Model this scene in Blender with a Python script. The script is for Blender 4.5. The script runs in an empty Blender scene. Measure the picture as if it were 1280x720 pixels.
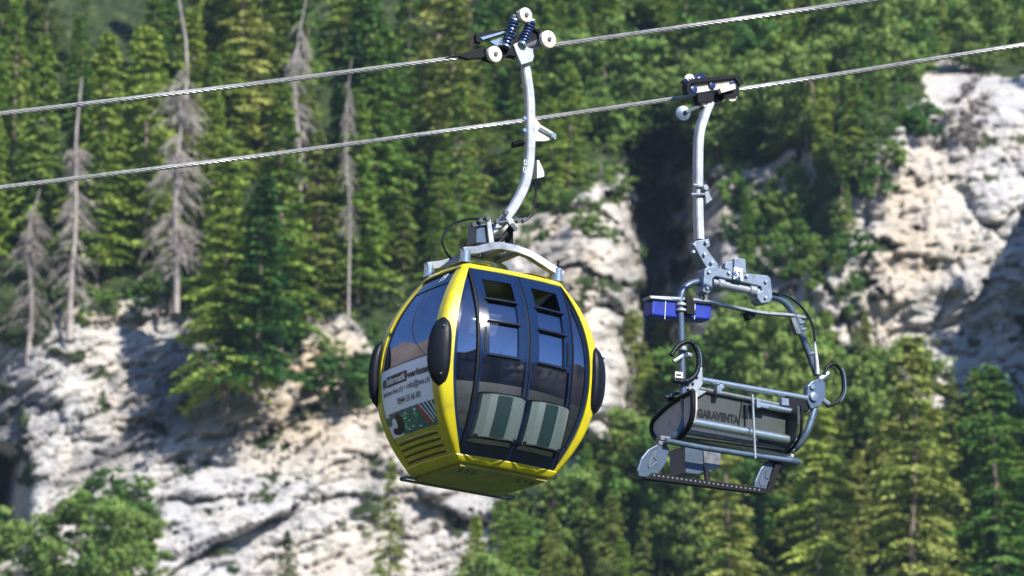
import bpy, math, random
import numpy as np
from mathutils import Vector, Matrix, noise as mnoise
R = math.radians
scene = bpy.context.scene
COL = scene.collection
W0, H0 = 1280.0, 720.0
# ------------------------------------------------------------------ camera
PITCH = R(15.0); LENS = 160.0; FPX = LENS / 36.0 * W0
CAM = Vector((0, 0, 1.7))
FWD = Vector((0, math.cos(PITCH), math.sin(PITCH)))
UP = Vector((0, -math.sin(PITCH), math.cos(PITCH)))
def ray(u, v):
    return FWD + Vector((1, 0, 0)) * ((u - 640) / FPX) + UP * ((360 - v) / FPX)
def at(u, v, d):                      # point at depth d along the view axis
    return CAM + ray(u, v) * d
def plane_map(M):                     # photo measurement -> point of the local plane y = c (or x = c)
    Mi = M.inverted()
    o = Mi @ CAM
    def f(u, v, y=0.0, x=None):
        d = (Mi.to_3x3() @ ray(u, v))
        t = ((x - o.x) / d.x) if x is not None else ((y - o.y) / d.y)
        return o + d * t
    return f
# ------------------------------------------------------------------ mesh builder
class MB:
    def __init__(s): s.v = []; s.f = []
    def add(s, vs, fs):
        n = len(s.v); s.v += [Vector(q) for q in vs]; s.f += [tuple(i + n for i in f) for f in fs]; return s
    def box(s, c, sz, M=None):
        x, y, z = sz[0] / 2, sz[1] / 2, sz[2] / 2
        vs = [Vector((i * x, j * y, k * z)) for i in (-1, 1) for j in (-1, 1) for k in (-1, 1)]
        if M is not None: vs = [M @ q for q in vs]
        vs = [q + Vector(c) for q in vs]
        return s.add(vs, [(0, 1, 3, 2), (4, 6, 7, 5), (0, 4, 5, 1), (2, 3, 7, 6), (0, 2, 6, 4), (1, 5, 7, 3)])
    def tube(s, pts, r, n=10, caps=True, flat=1.0, upv=None):
        pts = [Vector(p) for p in pts]
        rs = r if isinstance(r, (list, tuple)) else [r] * len(pts)
        vs = []; fs = []; prev = None
        for i, p in enumerate(pts):
            t = (pts[min(i + 1, len(pts) - 1)] - pts[max(i - 1, 0)]).normalized()
            if prev is None:
                a = Vector(upv) if upv is not None else (Vector((0, 0, 1)) if abs(t.z) < .9 else Vector((1, 0, 0)))
            else: a = prev
            a = (a - t * a.dot(t)).normalized(); b = t.cross(a); prev = a
            for k in range(n):
                w = 2 * math.pi * k / n
                vs.append(p + (a * math.cos(w) + b * math.sin(w) * flat) * rs[i])
        for i in range(len(pts) - 1):
            for k in range(n):
                k2 = (k + 1) % n
                fs.append((i * n + k, i * n + k2, (i + 1) * n + k2, (i + 1) * n + k))
        if caps:
            fs.append(tuple(range(n - 1, -1, -1))); fs.append(tuple((len(pts) - 1) * n + k for k in range(n)))
        return s.add(vs, fs)
    def disc(s, c, axis, r, th, n=24, ch=0.15):   # chamfered disc
        ax = Vector(axis).normalized(); c = Vector(c); h = th / 2
        p = [c - ax * h, c - ax * h * .999, c - ax * h * (1 - ch * 1.5), c + ax * h * (1 - ch * 1.5), c + ax * h * .999, c + ax * h]
        return s.tube(p, [r * .02, r * (1 - ch), r, r, r * (1 - ch), r * .02], n)
    def prism(s, outline, d0, d1):   # outline: list of 3D points, extruded from offset d0 to d1 (vectors)
        n = len(outline); d0 = Vector(d0); d1 = Vector(d1)
        vs = [Vector(p) + d0 for p in outline] + [Vector(p) + d1 for p in outline]
        fs = [tuple(range(n)), tuple(range(2 * n - 1, n - 1, -1))]
        for i in range(n):
            j = (i + 1) % n; fs.append((i, i + n, j + n, j))
        return s.add(vs, fs)
    def sweep(s, rings, closed=True, caps=True):
        n = len(rings[0]); vs = [p for r_ in rings for p in r_]; fs = []
        m = n if closed else n - 1
        for i in range(len(rings) - 1):
            for k in range(m):
                k2 = (k + 1) % n; fs.append((i * n + k, i * n + k2, (i + 1) * n + k2, (i + 1) * n + k))
        if caps and closed:
            fs.append(tuple(range(n - 1, -1, -1))); fs.append(tuple((len(rings) - 1) * n + k for k in range(n)))
        return s.add(vs, fs)
    def build(s, name, mat, parent=None, smooth=40, bevel=0, label=None, recalc=True):
        me = bpy.data.meshes.new(name)
        me.from_pydata([tuple(q) for q in s.v], [], s.f)
        if recalc:
            import bmesh
            bm = bmesh.new(); bm.from_mesh(me); bmesh.ops.recalc_face_normals(bm, faces=bm.faces[:]); bm.to_mesh(me); bm.free()
        me.materials.append(mat)
        if smooth:
            me.polygons.foreach_set('use_smooth', [True] * len(me.polygons))
            me.set_sharp_from_angle(angle=R(smooth))
        me.update()
        o = bpy.data.objects.new(name, me); COL.objects.link(o)
        if parent is not None: o.parent = parent
        if bevel:
            m = o.modifiers.new('bevel', 'BEVEL'); m.width = bevel; m.segments = 2; m.limit_method = 'ANGLE'; m.angle_limit = R(35)
        if label: o['label'] = label
        return o
def tag(o, label=None, cat=None, group=None, kind=None):
    if label: o['label'] = label
    if cat: o['category'] = cat
    if group: o['group'] = group
    if kind: o['kind'] = kind
    return o
def empty(name, M, size=.3):
    o = bpy.data.objects.new(name, None); COL.objects.link(o); o.matrix_world = M; o.empty_display_size = size
    return o
def spline(pts, n=8):                 # Catmull-Rom through 3D points
    P = [Vector(p) for p in pts]; P = [P[0] * 2 - P[1]] + P + [P[-1] * 2 - P[-2]]; out = []
    for i in range(1, len(P) - 2):
        for k in range(n):
            t = k / n
            out.append(.5 * ((2 * P[i]) + (P[i + 1] - P[i - 1]) * t + (2 * P[i - 1] - 5 * P[i] + 4 * P[i + 1] - P[i + 2]) * t * t + (3 * P[i] - P[i - 1] - 3 * P[i + 1] + P[i + 2]) * t ** 3))
    out.append(P[-2]); return out
# ------------------------------------------------------------------ materials
def newmat(name):
    m = bpy.data.materials.new(name); m.use_nodes = True
    nt = m.node_tree; return m, nt, nt.nodes['Principled BSDF'], nt.nodes['Material Output']
def nd(nt, t, **kw):
    n = nt.nodes.new(t)
    for k, v in kw.items():
        if k in n.inputs: n.inputs[k].default_value = v
        else: setattr(n, k, v)
    return n
def ramp(nt, stops, src=None):
    r_ = nt.nodes.new('ShaderNodeValToRGB'); e = r_.color_ramp.elements
    while len(e) > 1: e.remove(e[-1])
    e[0].position = stops[0][0]; e[0].color = (*stops[0][1], 1)
    for p, c in stops[1:]:
        q = e.new(p); q.color = (*c, 1)
    if src is not None: nt.links.new(src, r_.inputs[0])
    return r_
def solid(name, col, rough=.4, metal=0, var=.12, scale=6, coat=0, dirt=None, bump=0.0, spec=.5):
    m, nt, b, out = newmat(name)
    tc = nd(nt, 'ShaderNodeTexCoord'); nz = nd(nt, 'ShaderNodeTexNoise', Scale=scale, Detail=6.0, Roughness=.65)
    nt.links.new(tc.outputs['Object'], nz.inputs['Vector'])
    lo = tuple(c * (1 - var) for c in col) if dirt is None else dirt
    rp = ramp(nt, [(.32, lo), (.52, col), (.75, tuple(min(1, c * (1 + var * .6)) for c in col))], nz.outputs[0])
    nt.links.new(rp.outputs[0], b.inputs['Base Color'])
    n2 = nd(nt, 'ShaderNodeTexNoise', Scale=scale * 5, Detail=5.0); nt.links.new(tc.outputs['Object'], n2.inputs['Vector'])
    mr = nd(nt, 'ShaderNodeMapRange'); mr.inputs[3].default_value = max(0.02, rough * .75); mr.inputs[4].default_value = min(1, rough * 1.3)
    nt.links.new(n2.outputs[0], mr.inputs[0]); nt.links.new(mr.outputs[0], b.inputs['Roughness'])
    b.inputs['Metallic'].default_value = metal; b.inputs['Coat Weight'].default_value = coat; b.inputs['Coat Roughness'].default_value = .05
    b.inputs['Specular IOR Level'].default_value = spec
    if bump:
        bp = nd(nt, 'ShaderNodeBump', Strength=bump, Distance=.01); nt.links.new(n2.outputs[0], bp.inputs['Height']); nt.links.new(bp.outputs[0], b.inputs['Normal'])
    return m
M = {}
M['yellow'] = solid('yellow_paint', (.48, .42, .006), .36, 0, .12, 5, coat=.2, dirt=(.36, .31, .02))
M['yellow_shaded'] = solid('yellow_underside_shade', (.25, .24, .02), .5, 0, .2, 4, dirt=(.15, .145, .02))  # same yellow paint darkened to olive: underside shade put into the colour
M['steel'] = solid('galvanised_steel', (.40, .425, .45), .42, .35, .14, 9, dirt=(.27, .29, .31), bump=.15)
M['steel_mid'] = solid('dull_galvanised_steel', (.26, .29, .33), .42, .35, .14, 9, dirt=(.17, .19, .22), bump=.15)
M['steel_dark'] = solid('worn_grey_steel', (.16, .175, .19), .4, .5, .2, 10, dirt=(.08, .09, .10), bump=.15)
M['alu'] = solid('brushed_aluminium', (.44, .53, .57), .25, .85, .05, 5)
M['grey_paint'] = solid('blue_grey_paint', (.08, .12, .18), .34, .35, .14, 8, dirt=(.05, .07, .10))
M['cast'] = solid('cast_grey_metal', (.17, .22, .29), .42, .35, .16, 12, bump=.2, dirt=(.10, .13, .17))
M['black'] = solid('black_rubber', (.004, .006, .011), .45, 0, .3, 8, spec=.18)
M['blackmatte'] = solid('black_matte_metal', (.006, .007, .010), .55, 0, .3, 20, spec=.15)
M['navy'] = solid('navy_gloss_frame', (.004, .013, .045), .14, 0, .2, 4, coat=.15)
M['white'] = solid('white_plastic', (.60, .57, .50), .4, 0, .08, 12, dirt=(.44, .40, .34))
M['adwhite'] = solid('white_film', (.78, .86, .93), .35, 0, .04, 2)
M['ink'] = solid('black_print', (.006, .006, .008), .4, 0, .1, 8, spec=.3)
M['pale_ink'] = solid('pale_print', (.75, .78, .82), .4, 0, .05, 8)
M['blue'] = solid('blue_vinyl', (.004, .022, .26), .4, 0, .2, 6, dirt=(.004, .014, .17))
M['spring'] = solid('dark_blue_coil', (.012, .03, .12), .3, .1, .2, 10, coat=.4)
M['seat_grey'] = solid('grey_seat_shell', (.038, .045, .043), .42, .1, .25, 6, dirt=(.03, .035, .035))
M['seat_beige'] = solid('beige_seat_side', (.42, .37, .34), .55, 0, .2, 10)
M['foot'] = solid('foot_plate_grey', (.06, .09, .13), .4, .4, .2, 8)
M['rack_reflection'] = solid('dark_teal_reflection', (.02, .045, .05), .3, .3, .1, 5)  # dark reflection on the ski racks, put into a flat colour
M['green_print'] = solid('green_print', (.03, .33, .10), .4, 0, .4, 20)
M['red_print'] = solid('red_print', (.45, .03, .03), .4, 0, .1, 20)
M['teal_print'] = solid('teal_print', (.03, .14, .14), .4, 0, .5, 12)
M['interior'] = solid('dark_interior', (.03, .032, .04), .6, 0, .2, 5)
def glassmat():
    m, nt, b, out = newmat('tinted_glass'); nt.nodes.remove(b)
    tr = nd(nt, 'ShaderNodeBsdfTransparent'); tr.inputs[0].default_value = (.38, .40, .50, 1)
    gl = nd(nt, 'ShaderNodeBsdfGlossy', Roughness=.012); gl.inputs[0].default_value = (.9, .92, 1, 1)
    tc = nd(nt, 'ShaderNodeTexCoord'); nz = nd(nt, 'ShaderNodeTexNoise', Scale=1.3, Detail=2.0); nt.links.new(tc.outputs['Object'], nz.inputs['Vector'])
    bp = nd(nt, 'ShaderNodeBump', Strength=.02, Distance=.05); nt.links.new(nz.outputs[0], bp.inputs['Height']); nt.links.new(bp.outputs[0], gl.inputs['Normal'])
    lw = nd(nt, 'ShaderNodeLayerWeight', Blend=.35); mr = nd(nt, 'ShaderNodeMapRange')
    mr.inputs[1].default_value = 0; mr.inputs[2].default_value = 1; mr.inputs[3].default_value = .17; mr.inputs[4].default_value = .75
    nt.links.new(lw.outputs['Fresnel'], mr.inputs[0])
    mx = nd(nt, 'ShaderNodeMixShader'); nt.links.new(mr.outputs[0], mx.inputs[0]); nt.links.new(tr.outputs[0], mx.inputs[1]); nt.links.new(gl.outputs[0], mx.inputs[2])
    nt.links.new(mx.outputs[0], out.inputs[0]); return m
M['glass'] = glassmat()
def leafmat(name, stops, trans=.3, hue=.06):
    m, nt, b, out = newmat(name); nt.nodes.remove(b)
    oi = nd(nt, 'ShaderNodeObjectInfo'); geo = nd(nt, 'ShaderNodeNewGeometry'); tc = nd(nt, 'ShaderNodeTexCoord')
    nz = nd(nt, 'ShaderNodeTexNoise', Scale=.55, Detail=3.0); nt.links.new(tc.outputs['Object'], nz.inputs['Vector'])
    ad = nd(nt, 'ShaderNodeMath', operation='ADD'); ad.inputs[1].default_value = 0
    mu = nd(nt, 'ShaderNodeMath', operation='MULTIPLY_ADD'); mu.inputs[1].default_value = .5
    nt.links.new(oi.outputs['Random'], mu.inputs[0]); 
    m2 = nd(nt, 'ShaderNodeMath', operation='MULTIPLY_ADD'); m2.inputs[1].default_value = .55; m2.inputs[2].default_value = -.1
    nt.links.new(nz.outputs[0], m2.inputs[0]); nt.links.new(m2.outputs[0], mu.inputs[2])
    m3 = nd(nt, 'ShaderNodeMath', operation='MULTIPLY_ADD'); m3.inputs[1].default_value = .3
    nt.links.new(geo.outputs['Random Per Island'], m3.inputs[0]); nt.links.new(mu.outputs[0], m3.inputs[2])
    rp = ramp(nt, stops, m3.outputs[0])
    df = nd(nt, 'ShaderNodeBsdfDiffuse'); tl = nd(nt, 'ShaderNodeBsdfTranslucent')
    nt.links.new(rp.outputs[0], df.inputs[0]); nt.links.new(rp.outputs[0], tl.inputs[0])
    mx = nd(nt, 'ShaderNodeMixShader'); mx.inputs[0].default_value = trans
    nt.links.new(df.outputs[0], mx.inputs[1]); nt.links.new(tl.outputs[0], mx.inputs[2]); nt.links.new(mx.outputs[0], out.inputs[0])
    return m
M['needles'] = leafmat('spruce_needles', [(.12, (.014, .060, .030)), (.32, (.052, .150, .040)), (.55, (.18, .29, .052)), (.82, (.35, .42, .09))], .15)
M['needles_olive'] = leafmat('olive_needles', [(.12, (.04, .08, .03)), (.42, (.18, .24, .055)), (.78, (.38, .40, .11))], .15)
M['leaves'] = leafmat('broad_leaves', [(.12, (.025, .085, .03)), (.45, (.085, .18, .040)), (.8, (.20, .28, .075))], .28)
M['drytwig'] = leafmat('dry_twigs', [(.1, (.20, .175, .16)), (.5, (.31, .275, .25)), (1.0, (.42, .38, .35))], .1)
M['bark'] = solid('bark', (.17, .13, .105), .9, 0, .35, 2, dirt=(.09, .07, .06))
M['deadbark'] = solid('weathered_dead_wood', (.28, .245, .225), .85, 0, .3, 1.1, dirt=(.12, .10, .095))
# ------------------------------------------------------------------ GONDOLA
MG = Matrix.Translation(at(601, 596, 45.0)) @ Matrix.Rotation(R(3.3), 4, 'Y') @ Matrix.Rotation(R(30), 4, 'Z')
G = plane_map(MG)
gon = empty('gondola_cabin', MG, .5)
tag(gon, 'yellow gondola cabin with white advert on its side, hanging from the upper cable', 'gondola')
ZT = 2.0
def tt(z): return (z - 1.0) / 1.0
def ha(z):
    t = tt(z); lim = .535 if t > 0 else .525
    return .895 - (.895 - lim) * abs(t) ** 2.15
def hb(z):
    t = tt(z); lim = .40 if t > 0 else .46
    return .635 - (.635 - lim) * abs(t) ** 2.4
def BU(z): return .04 + .14 * max(0, 1 - abs(tt(z)) ** 2.1)
def Ff(x, z, off=0):                  # front (door) face
    a = ha(z); k = max(0, 1 - (x / a) ** 2); return Vector((x, -(hb(z) + BU(z) * k + off), z))
def Fb(x, z, off=0):
    q = Ff(x, z, off); return Vector((x, -q.y, z))
def Fl(y, z, off=0):                  # left (advert) face
    b = hb(z); k = max(0, 1 - (y / b) ** 2); return Vector((-(ha(z) + .03 * k + off), y, z))
def Fr(y, z, off=0):
    q = Fl(y, z, off); return Vector((-q.x, y, z))
def patch(mb, F, x0, x1, z0, z1, off=0.0, th=.012, nx=8, nz=14):   # x0/x1 may be functions of z; a closed thin shell
    f0 = x0 if callable(x0) else (lambda z: x0); f1 = x1 if callable(x1) else (lambda z: x1)
    vs = []; fs = []
    for L in (0, 1):
        for j in range(nz + 1):
            z = z0 + (z1 - z0) * j / nz
            for i in range(nx + 1):
                x = f0(z) + (f1(z) - f0(z)) * i / nx
                vs.append(F(x, z, off - L * th))
    n = nx + 1; N = n * (nz + 1)
    for j in range(nz):
        for i in range(nx):
            a = j * n + i; fs.append((a, a + 1, a + 1 + n, a + n)); fs.append((a + N, a + n + N, a + 1 + n + N, a + 1 + N))
    rim = [i for i in range(n)] + [j * n + nx for j in range(1, nz + 1)] + [nz * n + i for i in range(nx - 1, -1, -1)] + [j * n for j in range(nz - 1, 0, -1)]
    for k in range(len(rim)):
        a, b = rim[k], rim[(k + 1) % len(rim)]; fs.append((a, a + N, b + N, b))
    mb.add(vs, fs); return mb
wA = lambda z: .045 + .10 * max(0, 1 - tt(z) ** 2) ** .8
wB = lambda z: .13
# corner pillars
for sx in (-1, 1):
    for sy in (-1, 1):
        mb = MB(); rings = []
        for j in range(33):
            z = .02 + 1.96 * j / 32; a = ha(z); b = hb(z); r = .045
            pr = [(-wA(z), .0), (-r, 0)] + [(-r + r * math.sin(q), -r + r * math.cos(q)) for q in [R(15), R(30), R(45), R(60), R(75)]] + [(0, -r), (0, -wB(z)), (-.035, -wB(z)), (-.05, -.07), (-.07, -.045), (-wA(z), -.035)]
            ring = []
            for i, (dx, dy) in enumerate(pr):
                x = a + dx; y = b + dy
                ex = BU(z) * max(0, 1 - (x / a) ** 2) * .97 if dy > -.05 else 0
                ring.append(Vector((sx * (x + .022), sy * (y + ex + .022), z)))
            rings.append(ring)
        mb.sweep(rings); mb.build('corner_pillar', M['yellow'], gon, 35)
# rings (lower and upper frame)
def outline(z, off, n=25):
    pts = []; a, b = ha(z), hb(z)
    for i in range(n): pts.append(Ff(-a * .99 + 2 * a * .99 * i / (n - 1), z, off))
    for i in range(n): pts.append(Fr(-b * .97 + 2 * b * .97 * i / (n - 1), z, off))
    for i in range(n): pts.append(Fb(a * .99 - 2 * a * .99 * i / (n - 1), z, off))
    for i in range(n): pts.append(Fl(b * .97 - 2 * b * .97 * i / (n - 1), z, off))
    return pts
def ringframe(name, z0, z1, off, mat, lip=0):
    mb = MB(); m = (z0 + z1) / 2
    mb.sweep([outline(z0, off - .01 - lip), outline(z0 + .012, off), outline(z1 - .012, off), outline(z1, off - .01)]); return mb.build(name, mat, gon, 35)
ringframe('lower_frame', -.01, .06, .034, M['yellow'], .0)
ringframe('upper_frame', 1.955, 2.01, .030, M['yellow'])
mb = MB(); mb.sweep([[p + Vector((0, 0, q)) for p in outline(2.0, o)] for q, o in ((.0, -.02), (.02, -.03), (.045, -.16), (.05, -.3))])
mb.build('roof', M['yellow'], gon, 30)
# floor pan under the cabin
mb = MB(); mb.prism([Vector((x, y, 0)) for x, y in ((-.49, -.46), (-.2, -.475), (.2, -.475), (.49, -.46), (.49, .46), (-.49, .46))], (0, 0, -.045), (0, 0, -.012)); pan = mb.build('floor_pan', M['yellow_shaded'], gon, 0)
for cx in (-.33, .33):
    for i in range(2):
        for j in range(3):
            if (i, j) == (1, 1) and cx > 0: continue
            mb = MB(); mb.disc((cx + (j - 1) * .075 + i * .03, -.33 + i * .09, -.046), (0, 0, 1), .026, .006, 12); mb.build('drain_hole', M['ink'], pan)
mb = MB(); mb.box((0, 0, .03), (.9, .8, .05)); mb.build('floor', M['interior'], gon)
for sx in (-1, 1):
    mb = MB(); mb.box((sx * .5, 0, .48), (.34, .9, .07)); mb.box((sx * .68, 0, .74), (.06, .9, .5), Matrix.Rotation(sx * .15, 3, 'Y')); mb.box((sx * .45, 0, .26), (.08, .7, .4))
    mb.build('bench_seat', M['interior'], gon, 0, .02)
# left + right faces
for F, sgn in ((Fl, -1), (Fr, 1)):
    e = lambda z: hb(z) - .10
    w = MB(); patch(w, F, lambda z: -e(z), e, .995, 1.94, -.012, .008, 12, 20)
    win = w.build('side_window', M['glass'], gon)
    fr = MB()
    patch(fr, F, lambda z: -hb(z) + .07, lambda z: -hb(z) + .16 - .02, 1.0, 1.95, -.003, .014, 2, 16)
    patch(fr, F, lambda z: hb(z) - .16, lambda z: hb(z) - .07, 1.0, 1.95, -.003, .014, 2, 16)
    patch(fr, F, lambda z: -hb(z) + .14, lambda z: hb(z) - .16, 1.80, 1.95, -.003, .014, 8, 3)
    patch(fr, F, lambda z: -hb(z) + .14, lambda z: hb(z) - .16, 1.0, 1.02, -.003, .014, 8, 1)
    fr.build('window_frame', M['navy'], win)
    w = MB(); patch(w, F, lambda z: -hb(z) + .07, lambda z: hb(z) - .07, .33, 1.0, .0, .02, 12, 12)
    adp = w.build('advert_panel' if sgn < 0 else 'side_panel', M['adwhite'] if sgn < 0 else M['yellow'], gon)
    w = MB(); patch(w, F, lambda z: -hb(z) + .06, lambda z: hb(z) - .06, .06, .33, .004, .02, 10, 8)
    vp = w.build('vent_panel', M['yellow'], gon)
    for k in range(4):
        z = .10 + k * .056
        rings = []
        for i in range(13):
            y = -.40 + .80 * i / 12
            p = F(y, z, .004)
            n = Vector((sgn, 0, 0))
            c = .030 if 0 < i < 12 else .004
            rings.append([p, p + n * c + Vector((0, 0, .006)), p + n * c * .8 + Vector((0, 0, .022)), p + Vector((0, 0, .036))])
        mb = MB(); mb.sweep(rings); mb.build('louvre', M['yellow'], vp, 25)
        mb = MB(); patch(mb, F, -.39, .39, z - .012, z - .001, .007, .004, 10, 1); mb.build('louvre_slot', M['ink'], vp)
    mb = MB(); mb.tube([F(-hb(1.2) + .1, 1.2, -.06), F(0, 1.2, -.06), F(hb(1.2) - .1, 1.2, -.06)], .012, 8); mb.build('handrail', M['steel'], gon)
    if sgn < 0: AD = adp; F_AD = F
# advert artwork on the left face (horizontal coordinate s: 0 = left/far edge, 1 = right/near edge)
def ADP(s, z, off):
    y = (hb(z) - .07) - s * (2 * hb(z) - .14); return Fl(y, z, off)
def shape_on(mb, poly, off, sub=6):
    P = []
    for i in range(len(poly)):
        a, b = poly[i], poly[(i + 1) % len(poly)]
        for k in range(sub): P.append((a[0] + (b[0] - a[0]) * k / sub, a[1] + (b[1] - a[1]) * k / sub))
    top = [ADP(s, z, off) for s, z in P]; bot = [ADP(s, z, off - .004) for s, z in P]
    n = len(P); c = (sum(p[0] for p in poly) / len(poly), sum(p[1] for p in poly) / len(poly))
    vs = top + bot + [ADP(*c, off)]
    fs = [(i, (i + 1) % n, 2 * n) for i in range(n)] + [(i, i + n, (i + 1) % n + n, (i + 1) % n) for i in range(n)]
    mb.add(vs, fs)
def text_mesh(txt, fn, name, mat, parent, size, spacing=1.0, bold=.0, condense=1.0):
    cu = bpy.data.curves.new(name, 'FONT'); cu.body = txt; cu.size = size; cu.resolution_u = 3; cu.offset = bold; cu.space_character = spacing
    o = bpy.data.objects.new(name, cu); COL.objects.link(o)
    bpy.context.view_layer.update()
    dg = bpy.context.evaluated_depsgraph_get(); me = bpy.data.meshes.new_from_object(o.evaluated_get(dg))
    bpy.data.objects.remove(o); me.name = name
    x1 = max(v.co.x for v in me.vertices)
    for v in me.vertices: v.co = fn(v.co.x / x1, v.co.y)
    me.materials.clear(); me.materials.append(mat); me.update()
    q = bpy.data.objects.new(name, me); COL.objects.link(q); q.parent = parent; return q
ht = .085
mb = MB(); shape_on(mb, [(.155, .818), (.53, .818), (.53, .922), (.155, .922)], .005); mb.build('advert_lettering_block', M['ink'], AD)
text_mesh('@', lambda s, y: ADP(.07 + s * .085, .84 + y, .007), 'advert_text', M['ink'], AD, .09, bold=.002)
text_mesh('informatik', lambda s, y: ADP(.165 + s * .355, .838 + y, .008), 'advert_text', M['pale_ink'], AD, .095, bold=.003)
text_mesh('werkstatt', lambda s, y: ADP(.545 + s * .40, .838 + y, .007), 'advert_text', M['ink'], AD, .095, bold=.003)
text_mesh('www.iws.ch • info@iws.ch', lambda s, y: ADP(.08 + s * .84, .732 + y, .007), 'advert_text', M['ink'], AD, .085, bold=.0005)
text_mesh('0844 55 66 00', lambda s, y: ADP(.33 + s * .42, .618 + y, .007), 'advert_text', M['ink'], AD, .085, bold=.0005)
mb = MB(); patch(mb, lambda s, z, o: ADP(s, z, o), .0, 1.0, .332, .56, .004, .003, 12, 6); pic = mb.build('advert_picture', M['teal_print'], AD)
random.seed(4)
def blob(cx, cz, rx, rz, n=12, j=.25):
    cz -= .04; return [(cx + rx * math.cos(2 * math.pi * k / n) * random.uniform(1 - j, 1), cz + rz * math.sin(2 * math.pi * k / n) * random.uniform(1 - j, 1)) for k in range(n)]
mb = MB(); shape_on(mb, [(0, .335), (.06, .333), (.3, .333), (.1, .56), (0, .56)], .005, 2); mb.build('picture_patch', M['pale_ink'], pic)
mb = MB(); shape_on(mb, blob(.27, .50, .10, .09), .0065, 1); mb.build('picture_patch', M['ink'], pic); mb = MB(); shape_on(mb, blob(.22, .43, .12, .05), .0068, 1); mb.build('picture_patch', M['ink'], pic)
mb = MB(); shape_on(mb, blob(.19, .50, .055, .06), .008, 1); mb.build('picture_patch', M['pale_ink'], pic)
mb = MB()
for k in range(20): shape_on(mb, blob(random.uniform(.36, .66), random.uniform(.39, .585), random.uniform(.02, .05), random.uniform(.008, .018), 6), .0065 + k * .0001, 1)
mb.build('picture_patch', M['green_print'], pic)
mb = MB()
for k in range(12): shape_on(mb, blob(random.uniform(.38, .66), random.uniform(.39, .585), random.uniform(.012, .03), random.uniform(.005, .011), 6), .009 + k * .0001, 1)
mb.build('picture_patch', M['pale_ink'], pic)
mb = MB(); shape_on(mb, [(.66, .555), (.70, .558), (.86, .36), (.80, .36)], .0095, 3); mb.build('picture_patch', M['red_print'], pic)
for k in range(4):
    mb = MB(); shape_on(mb, [(.70 + k * .065, .558), (.715 + k * .065, .558), (.90 + k * .03, .36 + k * .02), (.885 + k * .03, .36 + k * .02)], .0095, 2); mb.build('picture_patch', M['pale_ink'], pic)
text_mesh('19', lambda s, y: Fl(-.11 - s * .12 , 1.845 + y, .006), 'cabin_number', M['pale_ink'], gon, .12, bold=.002)
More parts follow.
